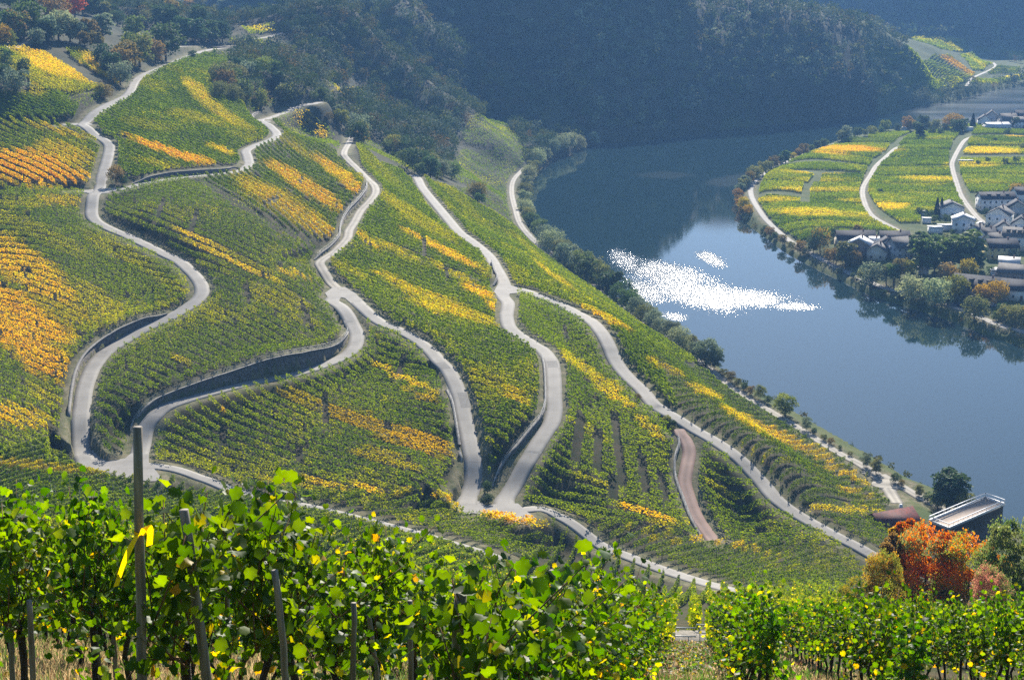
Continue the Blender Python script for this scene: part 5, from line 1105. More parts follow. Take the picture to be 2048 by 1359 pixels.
RAILS = {'wall_hairpin': 1.0, 'wall_middle_low': .9, 'wall_middle_high': .9, 'wall_right': .9, 'wall_red_track': .9, 'wall_fork': .8, 'wall_dirt_track': .8}
_post = {}
def tube_along(P, r, sides=4):
    return tube(P, [r]*len(P), sides)
def railing(P, h, label, group, step=2.6, r=.026, nr=2, mat=None):
    """rails on posts along 3-D line P (n,3)"""
    mat = mat or M['rail']; o0 = P[0]; P = P-o0; rt = empty('railing', o0, label=label, category='railing', group=group)
    for k in range(nr):
        Q = P.copy(); Q[:, 2] += h*(1-k*.48); V, F = tube_along(Q, r, 4); link('rail', mesh_from('rail', V, F, mat), rt)
    s = np.r_[0, np.cumsum(np.linalg.norm(np.diff(P, axis=0), axis=1))]; key = (round(h, 2), r, mat.name)
    if key not in _post: V, F = box(-r, r, -r, r, -.25, h); _post[key] = mesh_from('post', V, F, mat)
    n = min(95, max(2, int(s[-1]/step)))
    for t in np.linspace(0, s[-1], n): link('post', _post[key], rt, loc=tuple(np.interp(t, s, P[:, i]) for i in range(3)))
    return rt
for name, w in WD.items():
    xs, ys, zs, hs, hx, hy = (w[k] for k in ('xs', 'ys', 'zs', 'hs', 'hx', 'hy')); n = len(xs)
    ox, oy, oz = xs[0], ys[0], zs[0]; wob = .08*fbm(np.arange(n)/5., np.full(n, .3), 5, 2)
    top = zs+hs; a, b = -.05, .45
    V = np.stack([np.c_[xs+hx*a, ys+hy*a, zs-.5], np.c_[xs+hx*(a+.12*hs/3), ys+hy*(a+.12*hs/3), top+wob], np.c_[xs+hx*b, ys+hy*b, top+wob], np.c_[xs+hx*b, ys+hy*b, zs-.5]], 1)-np.array([ox, oy, oz])
    rt = empty('retaining_wall', (ox, oy, oz), label=WLAB[name], category='wall')
    link('wall_face', mesh_from('wall_face', V.reshape(-1, 3), grid_faces(n, 4), M['stone']), rt)
    V = np.stack([np.c_[xs+hx*c, ys+hy*c, top+wob+z] for c, z in ((-.10, -.02), (-.10, .10), (.52, .10), (.52, -.02))], 1)-np.array([ox, oy, oz])
    link('coping', mesh_from('coping', V.reshape(-1, 3), grid_faces(n, 4), M['coping']), rt)
    if name in RAILS:
        P = np.c_[xs+hx*.2, ys+hy*.2, top+.1]
        railing(P[::2], RAILS[name], RLAB[name], 'railings on the road walls')
# ------------------------------------------------------------------ village
def plaster(name, c): return simple_mat(name, tuple(v*.88 for v in c), c, .8, rough=.9)
M['w_white'] = plaster('white_render', (.72, .71, .68)); M['w_grey'] = plaster('grey_render', (.42, .41, .40)); M['w_yellow'] = plaster('yellow_render', (.62, .50, .22)); M['w_brick'] = plaster('brown_render', (.30, .22, .17)); M['w_cream'] = plaster('cream_render', (.62, .56, .45))
def roof_mat(name, c, rough=.8):
    m, n, out = new_mat(name); b = n.nodes.new('ShaderNodeBsdfPrincipled'); n.links.new(b.outputs[0], out.inputs[0])
    col, _, vec = noise_col(n, tuple(v*.75 for v in c), tuple(v*1.2 for v in c), 1.2, 6)
    n.links.new(col, b.inputs['Base Color']); b.inputs['Roughness'].default_value = rough; b.inputs['Specular IOR Level'].default_value = .12
    w = n.nodes.new('ShaderNodeTexWave'); w.bands_direction = 'Z'; w.inputs['Scale'].default_value = 2.2; n.links.new(vec, w.inputs['Vector'])
    bp = n.nodes.new('ShaderNodeBump'); bp.inputs['Distance'].default_value = .04; bp.inputs['Strength'].default_value = .5; n.links.new(w.outputs['Fac'], bp.inputs['Height']); n.links.new(bp.outputs[0], b.inputs['Normal']); return m
M['r_dark'] = roof_mat('slate_roof', (.035, .037, .045)); M['r_grey'] = roof_mat('grey_tile_roof', (.12, .115, .11)); M['r_light'] = roof_mat('pale_sheet_roof', (.5, .5, .48), .6); M['r_brown'] = roof_mat('brown_tile_roof', (.14, .09, .065))
M['glass'] = simple_mat('window_glass', (.02, .025, .03), rough=.12, spec=.6); M['frame'] = simple_mat('window_frame', (.55, .55, .53), rough=.6); M['door'] = simple_mat('wooden_door', (.10, .055, .03), (.14, .08, .045), 5.)
M['chim'] = simple_mat('chimney_brick', (.16, .09, .07), (.22, .13, .1), 4.)
V, F = box(-.5, .5, -.03, .03, 0, 1.25); WIN_F = mesh_from('window', V, F, M['frame']); V, F = box(-.42, .42, -.045, .045, .08, 1.17); WIN_P = mesh_from('pane', V, F, M['glass'])
V, F = box(-.5, .5, -.05, .05, 0, 2.05); DOOR = mesh_from('door', V, F, M['door'])
def gable(w, d, h, r, over=.45, th=.22):
    """roof slabs with ridge along local x; width w (x), depth d (y), eave h, rise r"""
    hw, hd = w/2+over, d/2+over; k = r/(d/2); ez = h-over*k
    out = []
    for s in (-1, 1):
        V = np.array([(-hw, s*hd, ez), (hw, s*hd, ez), (hw, 0, h+r), (-hw, 0, h+r), (-hw, s*hd, ez+th), (hw, s*hd, ez+th), (hw, 0, h+r+th), (-hw, 0, h+r+th)], float)
        out.append((V, np.array([(0,1,2,3),(4,5,6,7),(0,1,5,4),(1,2,6,5),(2,3,7,6),(3,0,4,7)])))
    return out
def house(px, py, w, d, h, r, rot, wall, roof, label, name='house', group='houses of the riverside village', floors=2, dorm=0, cat='house', z=None):
    x, y, zz = (float(v[0]) for v in hit(px, py)); zz = zz if z is None else z
    y += d*.35
    rt = empty(name, (x, y, zz), math.radians(rot), label=label, category=cat, group=group)
    parts = [box(-w/2, w/2, -d/2, d/2, -.8, h)]
    if r > 0:
        V = np.array([(-w/2, -d/2, h), (-w/2, d/2, h), (-w/2, 0, h+r), (-w/2, 0, h+r), (w/2, -d/2, h), (w/2, d/2, h), (w/2, 0, h+r), (w/2, 0, h+r)], float)
        V[[0,1,2,3], 0] += .004; V[[4,5,6,7], 0] -= .004
        parts.append((V, np.array([(0,1,2,3),(4,5,6,7)])))
    part('wall', parts, M[wall], rt)
    if r > 0: rf = part('roof', gable(w, d, h, r), M[roof], rt)
    else: rf = part('roof', [box(-w/2-.3, w/2+.3, -d/2-.3, d/2+.3, h+.003, h+.25)], M[roof], rt)
    if r > 0: part('chimney', [box(w*.18, w*.18+.6, -.9, -.3, h+r*.5, h+r+.9)], M['chim'], rf)
    for k in range(dorm):
        cx = (k-(dorm-1)/2)*w/max(dorm, 1)*.8
        dm = part('dormer', [box(cx-.8, cx+.8, -d/2*.72, -d/2*.2, h+r*.3, h+r*.72), box(cx-1.0, cx+1.0, -d/2*.78, -d/2*.15, h+r*.722, h+r*.80)], M[roof], rt)
    for fl in range(floors):
        zb = .95+2.7*fl
        if zb+1.3 > h: break
        nx = max(1, int(w/2.6)); ny = max(1, int(d/2.9))
        for s in (-1, 1):
            for k in range(nx):
                if fl == 0 and s == -1 and k == nx//2: 
                    dr = link('door', DOOR, rt, loc=((k+.5)/nx*w-w/2, s*d/2, 0.)); continue
                wn = link('window', WIN_F, rt, loc=((k+.5)/nx*w-w/2, s*(d/2), zb)); link('pane', WIN_P, wn)
            for k in range(ny):
                wn = link('window', WIN_F, rt, loc=(s*(w/2), (k+.5)/ny*d-d/2, zb)); wn.rotation_euler = (0, 0, math.pi/2); link('pane', WIN_P, wn)
    return rt
HS = [ # px, base py, w, d, eave, rise, rot, wall, roof, label, floors, dormers
 (1905,434,11,11,4.8,2.4,85,'w_white','r_grey','white gabled house beside the pair of pointed conifers at the field edge',2,0),
 (1929,466,10,10,6.2,2.2,78,'w_white','r_light','white house with bright pale roof below the conifers, gable wall facing the river',2,0),
 (1994,420,18,9,6.0,2.8,4,'w_white','r_dark','long white terraced house under a dark roof beside the field track',2,3),
 (2003,455,10,11,6.2,3.4,60,'w_white','r_grey','white house with broad grey roof in front of the long terraced house',2,0),
 (2036,433,9,9,4.6,3.2,80,'w_grey','r_dark','grey gabled house at the right edge beside the terraced house',1,0),
 (1976,486,9,8,3.6,3.0,35,'w_white','r_dark','low dark-roofed house turned towards the village road',1,0),
 (2009,482,8,9,5.2,3.4,75,'w_white','r_dark','narrow white house with sharp pointed gable',2,0),
 (2037,500,12,9,6.4,3.2,-25,'w_white','r_grey','white three-storey house with a row of small dark dormers',2,4),
 (2004,518,13,8,5.4,3.0,5,'w_yellow','r_dark','yellow house with dark slate roof behind the tall poplars',2,0),
 (2038,562,14,9,3.6,2.6,-28,'w_brick','r_grey','brown barn-like house with grey roof at the right edge of the village',1,0),
 (2020,545,8,6,4.4,1.8,-20,'w_white','r_light','small white house behind the brown barn',1,0),
 (1968,594,21,11,3.2,4.4,-28,'w_brick','r_dark','long slate-roofed inn with dormers above the river bank',1,5),
 (1712,492,17,8,3.4,3.2,0,'w_cream','r_dark','long low building with unbroken black roof behind the orange tree',1,0),
 (1790,492,13,8,3.4,3.0,0,'w_cream','r_dark','black-roofed barn touching the field corner',1,0),
 (1722,514,9,10,5.6,2.6,70,'w_brick','r_light','brown house with pale roof side, gable towards the river garden',2,0),
 (1758,520,8,8,4.4,2.4,65,'w_cream','r_grey','small stepped house with grey roof in the old farm group',1,0),
 (1775,512,6,8,5.0,2.8,88,'w_white','r_dark','narrow white house with steep dark roof in the old farm group',2,0),
 (1808,516,12,9,5.2,3.6,20,'w_grey','r_grey','large grey farmhouse with hipped-looking grey roof beside the poplars',2,0),
 (1820,500,8,6,3.2,2.4,0,'w_white','r_dark','dark-roofed annexe behind the grey farmhouse',1,0),
 (1748,500,4,4,4.6,1.2,0,'w_white','r_light','small white tower-like annexe in front of the black roof',1,0),
 (1970,252,9,9,4.6,3.2,80,'w_white','r_dark','white gabled house, leftmost of the far riverside houses',2,0),
 (1985,248,12,10,5.6,4.2,75,'w_grey','r_dark','tall dark-gabled house behind the bright roof at the far shore',2,0),
 (2017,252,12,9,5.0,4.0,10,'w_grey','r_grey','grey-roofed house behind the bright roof at the far shore',2,0),
 (2042,256,11,9,5.0,3.0,0,'w_white','r_grey','white house at the far right edge by the upper river',2,0),
 (2044,246,10,8,5.6,4.0,0,'w_grey','r_dark','black-roofed house furthest right by the upper river',2,0),
 (1996,260,17,11,3.4,1.6,8,'w_white','r_light','hall with a large gleaming white roof at the far shore',1,0)]
HS += [(2044,470,9,8,5.4,3.0,70,'w_white','r_dark','white gabled house at the right edge above the row of dormers',2,0),(1992,500,8,7,4.6,2.8,20,'w_cream','r_grey','small cream house squeezed between the dark-roofed village houses',1,0),(1955,478,7,6,4.0,2.6,50,'w_white','r_grey','small white house at the village end of the field track',1,0),(2040,600,12,9,4.2,3.2,-20,'w_white','r_dark','white house with dark roof at the lower right edge of the village',1,0),(2046,405,9,8,4.8,3.0,10,'w_white','r_dark','dark-roofed house behind the long terraced house at the right edge',1,0)]
for a in HS: house(*a[:9], a[9], floors=a[10], dorm=a[11])
for a in [(1872,466,6,5,2.6,0,0,'w_white','r_light','flat white garage below the white gabled house'),(1896,461,9,3,2.5,0,2,'w_white','r_light','long narrow white carport beside the flat garage'),(1848,548,4,4,2.4,1.2,80,'w_grey','r_grey','small grey garden shed between willows'),
   (1811,262,6,3,2.4,0,5,'w_white','r_light','white flat shed at the river end of the fields'),(1857,257,5,3,2.4,0,0,'w_white','r_light','pale shed behind the dark bushes at the upper shore'),(1895,259,5,3,2.4,0.8,30,'w_white','r_light','small white-roofed shed left of the round orange tree'),(1938,262,6,3,2.4,0,0,'w_white','r_light','flat pale shed beside the tall conifer'),
   (1932,327,8.6,2.2,1.9,0,0,'w_grey','r_light','dark slatted field shed in the golden plot'),(1846,432,4,3,2.2,0,10,'w_white','r_light','white garden hut left of the conifers'),(1854,446,4,3,2.2,0,-10,'w_white','r_light','white summer-house roof left of the flat garage'),
   (2000,550,5,3,2.4,0,-20,'w_white','r_light','bright white canopy in the garden behind the inn'),(2012,556,4,3,2.4,0,15,'w_white','r_light','second bright canopy, right in the garden behind the inn'),(1990,552,3,2,2.4,0,0,'w_white','r_light','smallest bright canopy beside the garden trees'),(1842,526,3,2,2.,0,40,'w_white','r_light','small white boat shelter beside the poplars')]:
    house(*a[:9], a[9], name='shed', group='sheds and garages around the village', floors=0, cat='shed')
# cars
def car_mesh(paint):
    prof = [(-2.1,.35),(-2.15,.75),(-1.5,.92),(-.9,1.42),(.75,1.45),(1.35,.98),(2.05,.85),(2.1,.35)]
    V = []; 
    for s in (-.82, .82):
        for x, z in prof: V.append((x, s*(1 if z < 1.1 else .82), z))
    F = [(i, i+1, 8+i+1, 8+i) for i in range(7)]+[(7, 0, 8, 15)]+[(0, 1, 2, 7), (2, 5, 6, 7), (2, 3, 4, 5), (8, 9, 10, 15), (10, 13, 14, 15), (10, 11, 12, 13)]
    return np.array(V, float), np.array(F)
M['tyre'] = simple_mat('tyre_rubber', (.015, .015, .015)); 
V, F = box(-.55, .75, -.73, .73, 1.0, 1.36); CARG = mesh_from('window_band', V, F, M['glass'])
_wv, _wf = tube([(0, -.1, 0), (0, .1, 0)], [.32, .32], 6); WHEEL = mesh_from('wheel', _wv, _wf, M['tyre'], True)
V, F = box(-2.14, -2.05, -.6, -.35, .6, .74); LAMP = mesh_from('headlight', V, F, M['frame'])
def car(px, py, rot, col, label):
    x, y, z = (float(v[0]) for v in hit(px, py)); m = simple_mat('car_paint', col, rough=.25, spec=.6)
    rt = empty('parked_car', (x, y, z+.03), math.radians(rot), label=label, category='car', group='parked cars')
    V, F = car_mesh(m); link('body', mesh_from('body', V, F, m), rt); link('window_band', CARG, rt)
    for wx in (-1.35, 1.35):
        for wy in (-.78, .78): link('wheel', WHEEL, rt, loc=(wx, wy, .32))
    for wy in (0, .95): link('headlight', LAMP, rt, loc=(0, wy, 0))
for a in [(1961,449,10,(.75,.75,.75),'white car parked on the village square beside the white house'),(1944,439,0,(.7,.7,.7),'white van-like car at the end of the field track'),(1975,453,70,(.05,.05,.06),'black car beside the village square'),(1914,612,-30,(.03,.05,.1),'dark blue car parked by the river path'),(159,105,10,(.02,.02,.03),'dark car parked above the golden plot on the plateau'),(10,100,0,(.6,.6,.62),'pale car parked at the far left plateau edge'),(1990,612,20,(.3,.31,.33),'silver car under the orange trees by the inn')]: car(*a)
# flat-roofed building with a railed terrace above the river, seen from the hill
def corner(px, py, z): return np.array([float(v) for v in at_z(px, py, z)])
zt = 12.0; c1 = corner(1858, 1040, zt); c2 = corner(1970, 993, zt); c3 = corner(2009, 1007, zt); c4 = c1+c3-c2
M['deck'] = simple_mat('terrace_deck', (.30, .245, .20), (.38, .32, .265), 2., rough=1., spec=.02); M['darkwall'] = simple_mat('dark_timber_wall', (.07, .055, .05), (.12, .10, .085), 2.); M['whitepaint'] = simple_mat('white_painted_metal', (.74, .74, .74), rough=.4)  # timber wall is a dark brown base colour, mottled by noise
ctr = (c1+c3)/2; rt = empty('terrace_building', (ctr[0], ctr[1], 0), label='flat-roofed building with a white-railed roof terrace above the river', category='building')
def prism(cs, z0, z1, grow=0., o=ctr):
    cs = [np.array(c)+(np.array(c)-o)/np.linalg.norm((np.array(c)-o)[:2])*grow for c in cs]
    V = np.array([(c[0]-o[0], c[1]-o[1], z) for z in (z0, z1) for c in cs]); return V, np.array([(0,1,2,3),(7,6,5,4),(0,1,5,4),(1,2,6,5),(2,3,7,6),(3,0,4,7)])
CS = [c1, c2, c3, c4]
part('wall', [prism(CS, 2, zt-.5, -.3)], M['darkwall'], rt); part('roof_deck', [prism(CS, zt-.497, zt-.15, .1)], M['deck'], rt)
def rect_rail(z, th, hh, g):
    out = []
    for a, b in ((0, 1), (1, 2), (2, 3), (3, 0)):
        p, q = np.array(CS[a]), np.array(CS[b]); t = (q-p)/np.linalg.norm(q-p); nn = np.array([-t[1], t[0], 0])*th
        V = np.array([tuple((pp+s*nn)-ctr*np.array([1, 1, 0])+np.array([0, 0, z+zz-zt])) for zz in (0, hh) for pp, s in ((p, -1), (q, -1), (q, 1), (p, 1))])
        out.append((V, np.array([(0,1,2,3),(7,6,5,4),(0,1,5,4),(1,2,6,5),(2,3,7,6),(3,0,4,7)])))
    return out
part('parapet', rect_rail(zt-.15, .18, .4, 0), M['whitepaint'], rt)
rl = part('railing', rect_rail(zt+.95, .10, .16, 0), M['whitepaint'], rt)
for a, b in ((0, 1), (1, 2), (2, 3), (3, 0)):
    n = max(2, int(np.linalg.norm(CS[b]-CS[a])/1.9))
    for k in range(n):
        p = CS[a]+(CS[b]-CS[a])*k/n-ctr; V, F = box(p[0]-.04, p[0]+.04, p[1]-.04, p[1]+.04, zt+.2, zt+.95); link('post', mesh_from('post', V, F, M['whitepaint']), rl)
# low house with a creeper-red roof beside it
M['creeper'] = simple_mat('red_creeper_roof', (.05, .012, .012), (.13, .025, .018), 1.4, rough=.8, bump=.6)
x, y, z = (float(v[0]) for v in hit(1786, 1062)); L, Wd = 10.0, 6.0
rt = empty('creeper_house', (x, y+1.5, z), math.radians(24), label='small low house with dark red creeper-covered roof beside the valley vines', category='house')
part('wall', [box(-L/2, L/2, -Wd/2, Wd/2, -1.5, 2.4)], M['w_brick'], rt)
rf = part('roof', gable(L, Wd, 2.4, 1.9, .5, .3), M['creeper'], rt)
part('chimney', [box(2.4, 3.0, .3, .9, 3.4, 5.2)], M['w_white'], rf)
dr = link('door', DOOR, rt, loc=(1.0, -Wd/2, .1)); wn = link('window', WIN_F, rt, loc=(-1.6, -Wd/2, .9)); link('pane', WIN_P, wn)
# ------------------------------------------------------------------ foreground vines
LEAF = np.array([(0, -.54), (.23, -.38), (.46, -.33), (.42, -.11), (.51, .12), (.35, .25), (.20, .43), (0, .31), (-.20, .43), (-.35, .25), (-.51, .12), (-.42, -.11), (-.46, -.33), (-.23, -.38)])
def leaf_sheet(P, size, Nrm, tipdown, cols, rng):
    """real lobed leaves: centre vertex plus 14 rim vertices each"""
    n = len(P); Nrm = Nrm/np.linalg.norm(Nrm, axis=1)[:, None]
    down = np.tile([0, 0, -1.], (n, 1))+rng.normal(0, tipdown, (n, 3)); t = down-(down*Nrm).sum(1)[:, None]*Nrm; t /= np.linalg.norm(t, axis=1)[:, None]+1e-9
    b = np.cross(Nrm, t); k = len(LEAF); s = size[:, None, None]
    fold = rng.uniform(.15, .65, n)[:, None, None]; cup = rng.uniform(-.25, .25, n)[:, None, None]
    lx = LEAF[None, :, 0:1]*(1+rng.normal(0, .06, (n, k, 1))); ly = -LEAF[None, :, 1:2]*(1+rng.normal(0, .06, (n, k, 1)))
    rim = P[:, None]+s*(b[:, None]*lx+t[:, None]*ly-Nrm[:, None]*(np.abs(lx)*fold+ly*ly*cup*1.5))
    V = np.concatenate([P[:, None], rim], 1).reshape(-1, 3); base = (np.arange(n)*(k+1))[:, None]
    f = np.array([(0, 1+i, 1+(i+1) % k) for i in range(k)]); F = (base[:, :, None]+f[None]).reshape(-1, 3)
    cc = np.repeat(cols, k+1, axis=0).reshape(n, k+1, 3)*rng.uniform(.82, 1.16, (n, k+1, 1)); cc[:, 0] *= 1.12
    return V, F, cc.reshape(-1, 3)
VG = [np.array(c) for c in ((.030, .075, .006), (.055, .115, .008), (.095, .165, .010), (.16, .22, .014))]
def vine_parts(seed, nl, size, hgt, yel):
    rng = np.random.default_rng(seed); P = []; 
    # shoots rising from the head of the vine, arching outwards
    sh = []
    for i in range(13):
        a = rng.uniform(0, 6.28); y0 = rng.normal(0, .2); top = hgt*rng.choice([rng.uniform(.78, .95), rng.uniform(.9, 1.06)]); lean = rng.normal(0, .14, 2)
        z0 = rng.uniform(.75, 1.05); pts = [np.array([rng.normal(0, .05), y0*.3, z0]), np.array([rng.normal(0, .10), y0, z0+(top-z0)*.4]), np.array([lean[0], y0+lean[1], z0+(top-z0)*.75]), np.array([lean[0]*1.9, y0+lean[1]*2.0, top])]
        sh.append(np.array(pts))
    for i in range(2):
        y0 = rng.uniform(-.5, .5); sgn = rng.choice([-1, 1]); sh.append(np.array([(0, y0*.4, .9), (sgn*.18, y0, 1.0), (sgn*.34, y0*1.2, .75), (sgn*.40, y0*1.3, .45)]))
    t = rng.uniform(0, 1, nl)**.85*3; k = rng.integers(0, len(sh), nl); S = np.array(sh)
    i0 = np.clip(t.astype(int), 0, 2); f = (t-i0)[:, None]; C = S[k, i0]*(1-f)+S[k, i0+1]*f
    P = C+rng.normal(0, 1, (nl, 3))*np.array([.12, .11, .09])
    P[:, 2] = np.clip(P[:, 2], .3, None)
    Nr = rng.normal(0, .75, (nl, 3))+np.array([0, .0, .35]); Nr[:, 0] += np.sign(P[:, 0])*.6; Nr[:, 1] -= .25
    sz = size*rng.uniform(.6, 1.25, nl)
    q = rng.uniform(0, 1, nl); idx = np.clip((q*3.2).astype(int), 0, 3); cols = np.array(VG)[idx]*rng.uniform(.8, 1.2, (nl, 1))
    ye = rng.uniform(0, 1, nl) < yel*(1.6-1.2*np.clip(P[:, 2]/hgt, 0, 1)); yc = np.where((rng.uniform(size=nl) < .25)[:, None], Y_ORG, np.where((rng.uniform(size=nl) < .5)[:, None], Y_YEL, Y_GRN))
    cols = np.where(ye[:, None], yc*rng.uniform(.7, 1.05, (nl, 1)), cols)
    V, F, Cc = leaf_sheet(P, sz, Nr, .5, cols, rng)
    fol = mesh_from('foliage', V, F, M['leaf'], False, Cc)
    canes = [tube(s, [.007, .006, .005, .003], 4) for s in sh]; V, F = join(canes); cn = mesh_from('canes', V, F, M['cane'], True)
    tr = np.array([(0, 0, -.15), (.03*rng.normal(), .04, .2), (.05*rng.normal(), .0, .5), (.04*rng.normal(), .02, .78), (0, 0, .95)]); V, F = tube(tr, [.04, .032, .030, .034, .02], 6)
    return fol, mesh_from('trunk', V, F, M['vinewood'], True), cn
M['cane'] = simple_mat('vine_cane', (.10, .05, .025), (.19, .10, .05), 8.)
M['vinewood'] = simple_mat('old_vine_wood', (.035, .028, .022), (.09, .07, .055), 14., bump=.8)
# variants: very near (big, detailed), near, further off
VP = {'a': [vine_parts(100+i, 520, .088, 1.95, .07) for i in range(5)], 'b': [vine_parts(200+i, 430, .100, 1.95, .12) for i in range(5)], 'c': [vine_parts(300+i, 330, .125, 1.95, .20) for i in range(4)]}
rowname = {-1: 'row left of the grassy path', -2: 'second row left of the path', -3: 'third row left of the path', -4: 'fourth row left of the path', 0: 'row right of the grassy path'}
cnt = {}
for d_, X, Y, j in sorted(NEARV, key=lambda q: (q[3], q[2])):
    n = cnt.get(j, 0); cnt[j] = n+1
    rn = rowname.get(j) or (f'{ordw(j)} row right of the path' if j > 0 else f'{ordw(-j-1)} row left of the path')
    key = 'a' if d_ < 16 else ('b' if d_ < 42 else 'c'); vi = random.randrange(len(VP[key])); fol, tr, cn = VP[key][vi]
    z = float(H(X, Y)); rt = empty('grapevine', (X+random.uniform(-.06, .06), Y, z), math.atan(-ROWK)+(math.pi if random.random() < .5 else 0)+random.uniform(-.12, .12), label=f'leafy grapevine, {ordw(n)} from the near end of the {rn}', category='grapevine', group='vines in the foreground rows')
    sc = random.uniform(.9, 1.08)*(1.09 if j <= -2 and Y < 19 else (.95 if j == -1 and Y < 16 else 1)); 
    rt.scale = (sc, sc, sc*random.uniform(.82, 1.14))
    link('foliage', fol, rt); link('trunk', tr, rt); link('canes', cn, rt)
# weathered posts: (px top, py top, px foot, D, radius, label, name)
M['post'] = None
m, n, out = new_mat('weathered_wood'); b = n.nodes.new('ShaderNodeBsdfPrincipled'); n.links.new(b.outputs[0], out.inputs[0])
tc = n.nodes.new('ShaderNodeTexCoord'); mp = n.nodes.new('ShaderNodeMapping'); mp.inputs['Scale'].default_value = (26, 26, 1.6); n.links.new(tc.outputs['Object'], mp.inputs[0])
col, ff, _ = noise_col(n, (.10, .085, .065), (.34, .29, .23), 1., 8, .3, .7, vec=mp.outputs[0]); n.links.new(col, b.inputs['Base Color']); b.inputs['Roughness'].default_value = .85
bp = n.nodes.new('ShaderNodeBump'); bp.inputs['Distance'].default_value = .012; bp.inputs['Strength'].default_value = .9; n.links.new(ff, bp.inputs['Height']); n.links.new(bp.outputs[0], b.inputs['Normal']); M['post'] = m
M['twine'] = simple_mat('green_twine', (.10, .38, .30)); M['ribbon'] = leaf_mat('yellow_ribbon', trans=.45, rough=.5, objvar=0)
def wood_post(x0, y0, z0, x1, y1, z1, r, label, name='wooden_post', group=None, twine=None):
    """foot (0) to top (1)"""
    rt = empty(name, (x0, y0, z0), label=label, category='post', group=group)
    n = 9; t = np.linspace(0, 1, n); rng = np.random.default_rng(int(abs(x0*991)+y0*13)); P = np.c_[(x1-x0)*t, (y1-y0)*t, (z1-z0)*t]+np.c_[rng.normal(0, r*.12, n), rng.normal(0, r*.12, n), 0*t]
    P[0, 2] -= .3; rad = r*(1.08-.16*t)*rng.uniform(.95, 1.05, n); V, F = tube(P, rad, 12)
    cap = [( (n-1)*12+a, (n-1)*12+b_, (n-1)*12+c, (n-1)*12+d) for a, b_, c, d in ((0,1,2,3),(0,3,4,11),(4,5,10,11),(5,6,9,10),(6,7,8,9))]
    me = mesh_from('shaft', V, np.vstack([F, np.array(cap)]), M['post'], True); link('shaft', me, rt)
    if twine:
        for tt in twine:
            c = P[0]+(P[-1]-P[0])*tt; a = np.linspace(0, 2*np.pi, 13); rr = r*1.12; V, F = tube(np.c_[c[0]+rr*np.cos(a), c[1]+rr*np.sin(a), c[2]+.01*np.sin(a)], [.004]*13, 4); link('twine', mesh_from('twine', V, F, M['twine'], True), rt)
    return rt
def post_px(pt, pf, D, r, label, **k):
    """pt/pf: (px, py) of top and of a lower point, both at forward distance D; the foot is where that line meets the ground"""
    x1, y1, z1 = (float(v) for v in at_Y(pt[0], pt[1], D)); xb, yb, zb = (float(v) for v in at_Y(pf[0], pf[1], D))
    s = (xb-x1)/(zb-z1); z0 = float(H(x1, D)); x0 = x1+s*(z0-z1); z0 = float(H(x0, D)); return wood_post(x0, D, z0, x1, D, z1, r, label, **k), (x0, D, z0, x1, z1)
pole, PG = post_px((275, 854), (285, 1359), 9.6, .034, 'tall grey wooden pole with a yellow ribbon tied round it')
g = 'vine posts in the foreground'
post_px((368, 1020), (412, 1340), 9.9, .036, 'leaning split wooden post just right of the ribbon pole', group=g, twine=(.25, .05))
post_px((550, 1140), (570, 1340), 11.2, .030, 'straight wooden post under the third leafy clump from the left', group=g, twine=(.30,))
post_px((920, 1185), (918, 1340), 7.6, .037, 'thickest wooden post, in the centre under the tallest vine', group=g, twine=(.12,))
post_px((1103, 1140), (1098, 1300), 13.5, .030, 'wooden post right of the central vine with a red shoot', group=g)
post_px((455, 1085), (456, 1290), 17.5, .032, 'thin stake carrying a small yellow ribbon', group=g)
for k, (a, bb, D, lab) in enumerate([((172,1130),(196,1320),14.,'wooden stake left of the ribbon pole, second from the left edge'),((222,1120),(228,1290),17.,'wooden stake directly left of the ribbon pole'),((18,1180),(24,1300),13.,'wooden stake at the left edge of the picture'),((60,1200),(64,1330),12.,'wooden stake second from the left edge'),((708,1205),(706,1359),12.5,'wooden stake left of the central vine'),((820,1200),(822,1359),13.2,'thin stake close to the left of the central post'),((1950,1262),(1948,1359),33.,'tall stake standing out of the right-hand rows'),((736,1210),(752,1340),15.,'slanted stake between the vines left of centre'),((1785,1250),(1784,1359),36.,'short stake among the right-hand rows')]):
    post_px(a, bb, D, .026 if D < 30 else .05, lab, group=g)
# ribbons
def ribbon(pts, wid, label, ncopy=1):
    pts = catmull(pts, 6); n = len(pts); V = []
    for i in range(n):
        t = i/(n-1); w = wid*(.55+.6*math.sin(min(1, t*1.2+.15)*math.pi*.8)); tw = .5+1.3*t; V += [pts[i]+w*np.array([.85, .25*math.sin(tw*3), .35]), pts[i]-w*np.array([.85, .25*math.sin(tw*3), .35])]
    V = np.array(V); F = grid_faces(n, 2); return V, F
def pt(px, py, D): return np.array([float(v) for v in at_Y(px, py, D)])
D = 9.55
knot = pt(281, 1068, D); parts = []
a = np.linspace(0, 2*np.pi, 15); ring = np.c_[pt(281, 1068, 9.6)[0]+.043*np.cos(a), 9.6+.043*np.sin(a), np.full(15, knot[2])]
V1 = np.vstack([np.c_[ring[:, :2], ring[:, 2]-.012+.006*np.sin(3*a)], np.c_[ring[:, :2], ring[:, 2]+.014+.006*np.cos(2*a)]]); F1 = np.array([(i, i+1, 15+i+1, 15+i) for i in range(14)])
tail = ribbon([pt(274, 1070, D-.05), pt(262, 1092, D-.08), pt(246, 1130, D-.09), pt(232, 1172, D-.07)], .026, '')
loop = ribbon([pt(284, 1068, D-.05), pt(292, 1052, D-.09), pt(300, 1062, D-.1), pt(299, 1090, D-.06)], .03, '')
V, F = join([(V1, F1), tail, loop]); o = knot.copy()
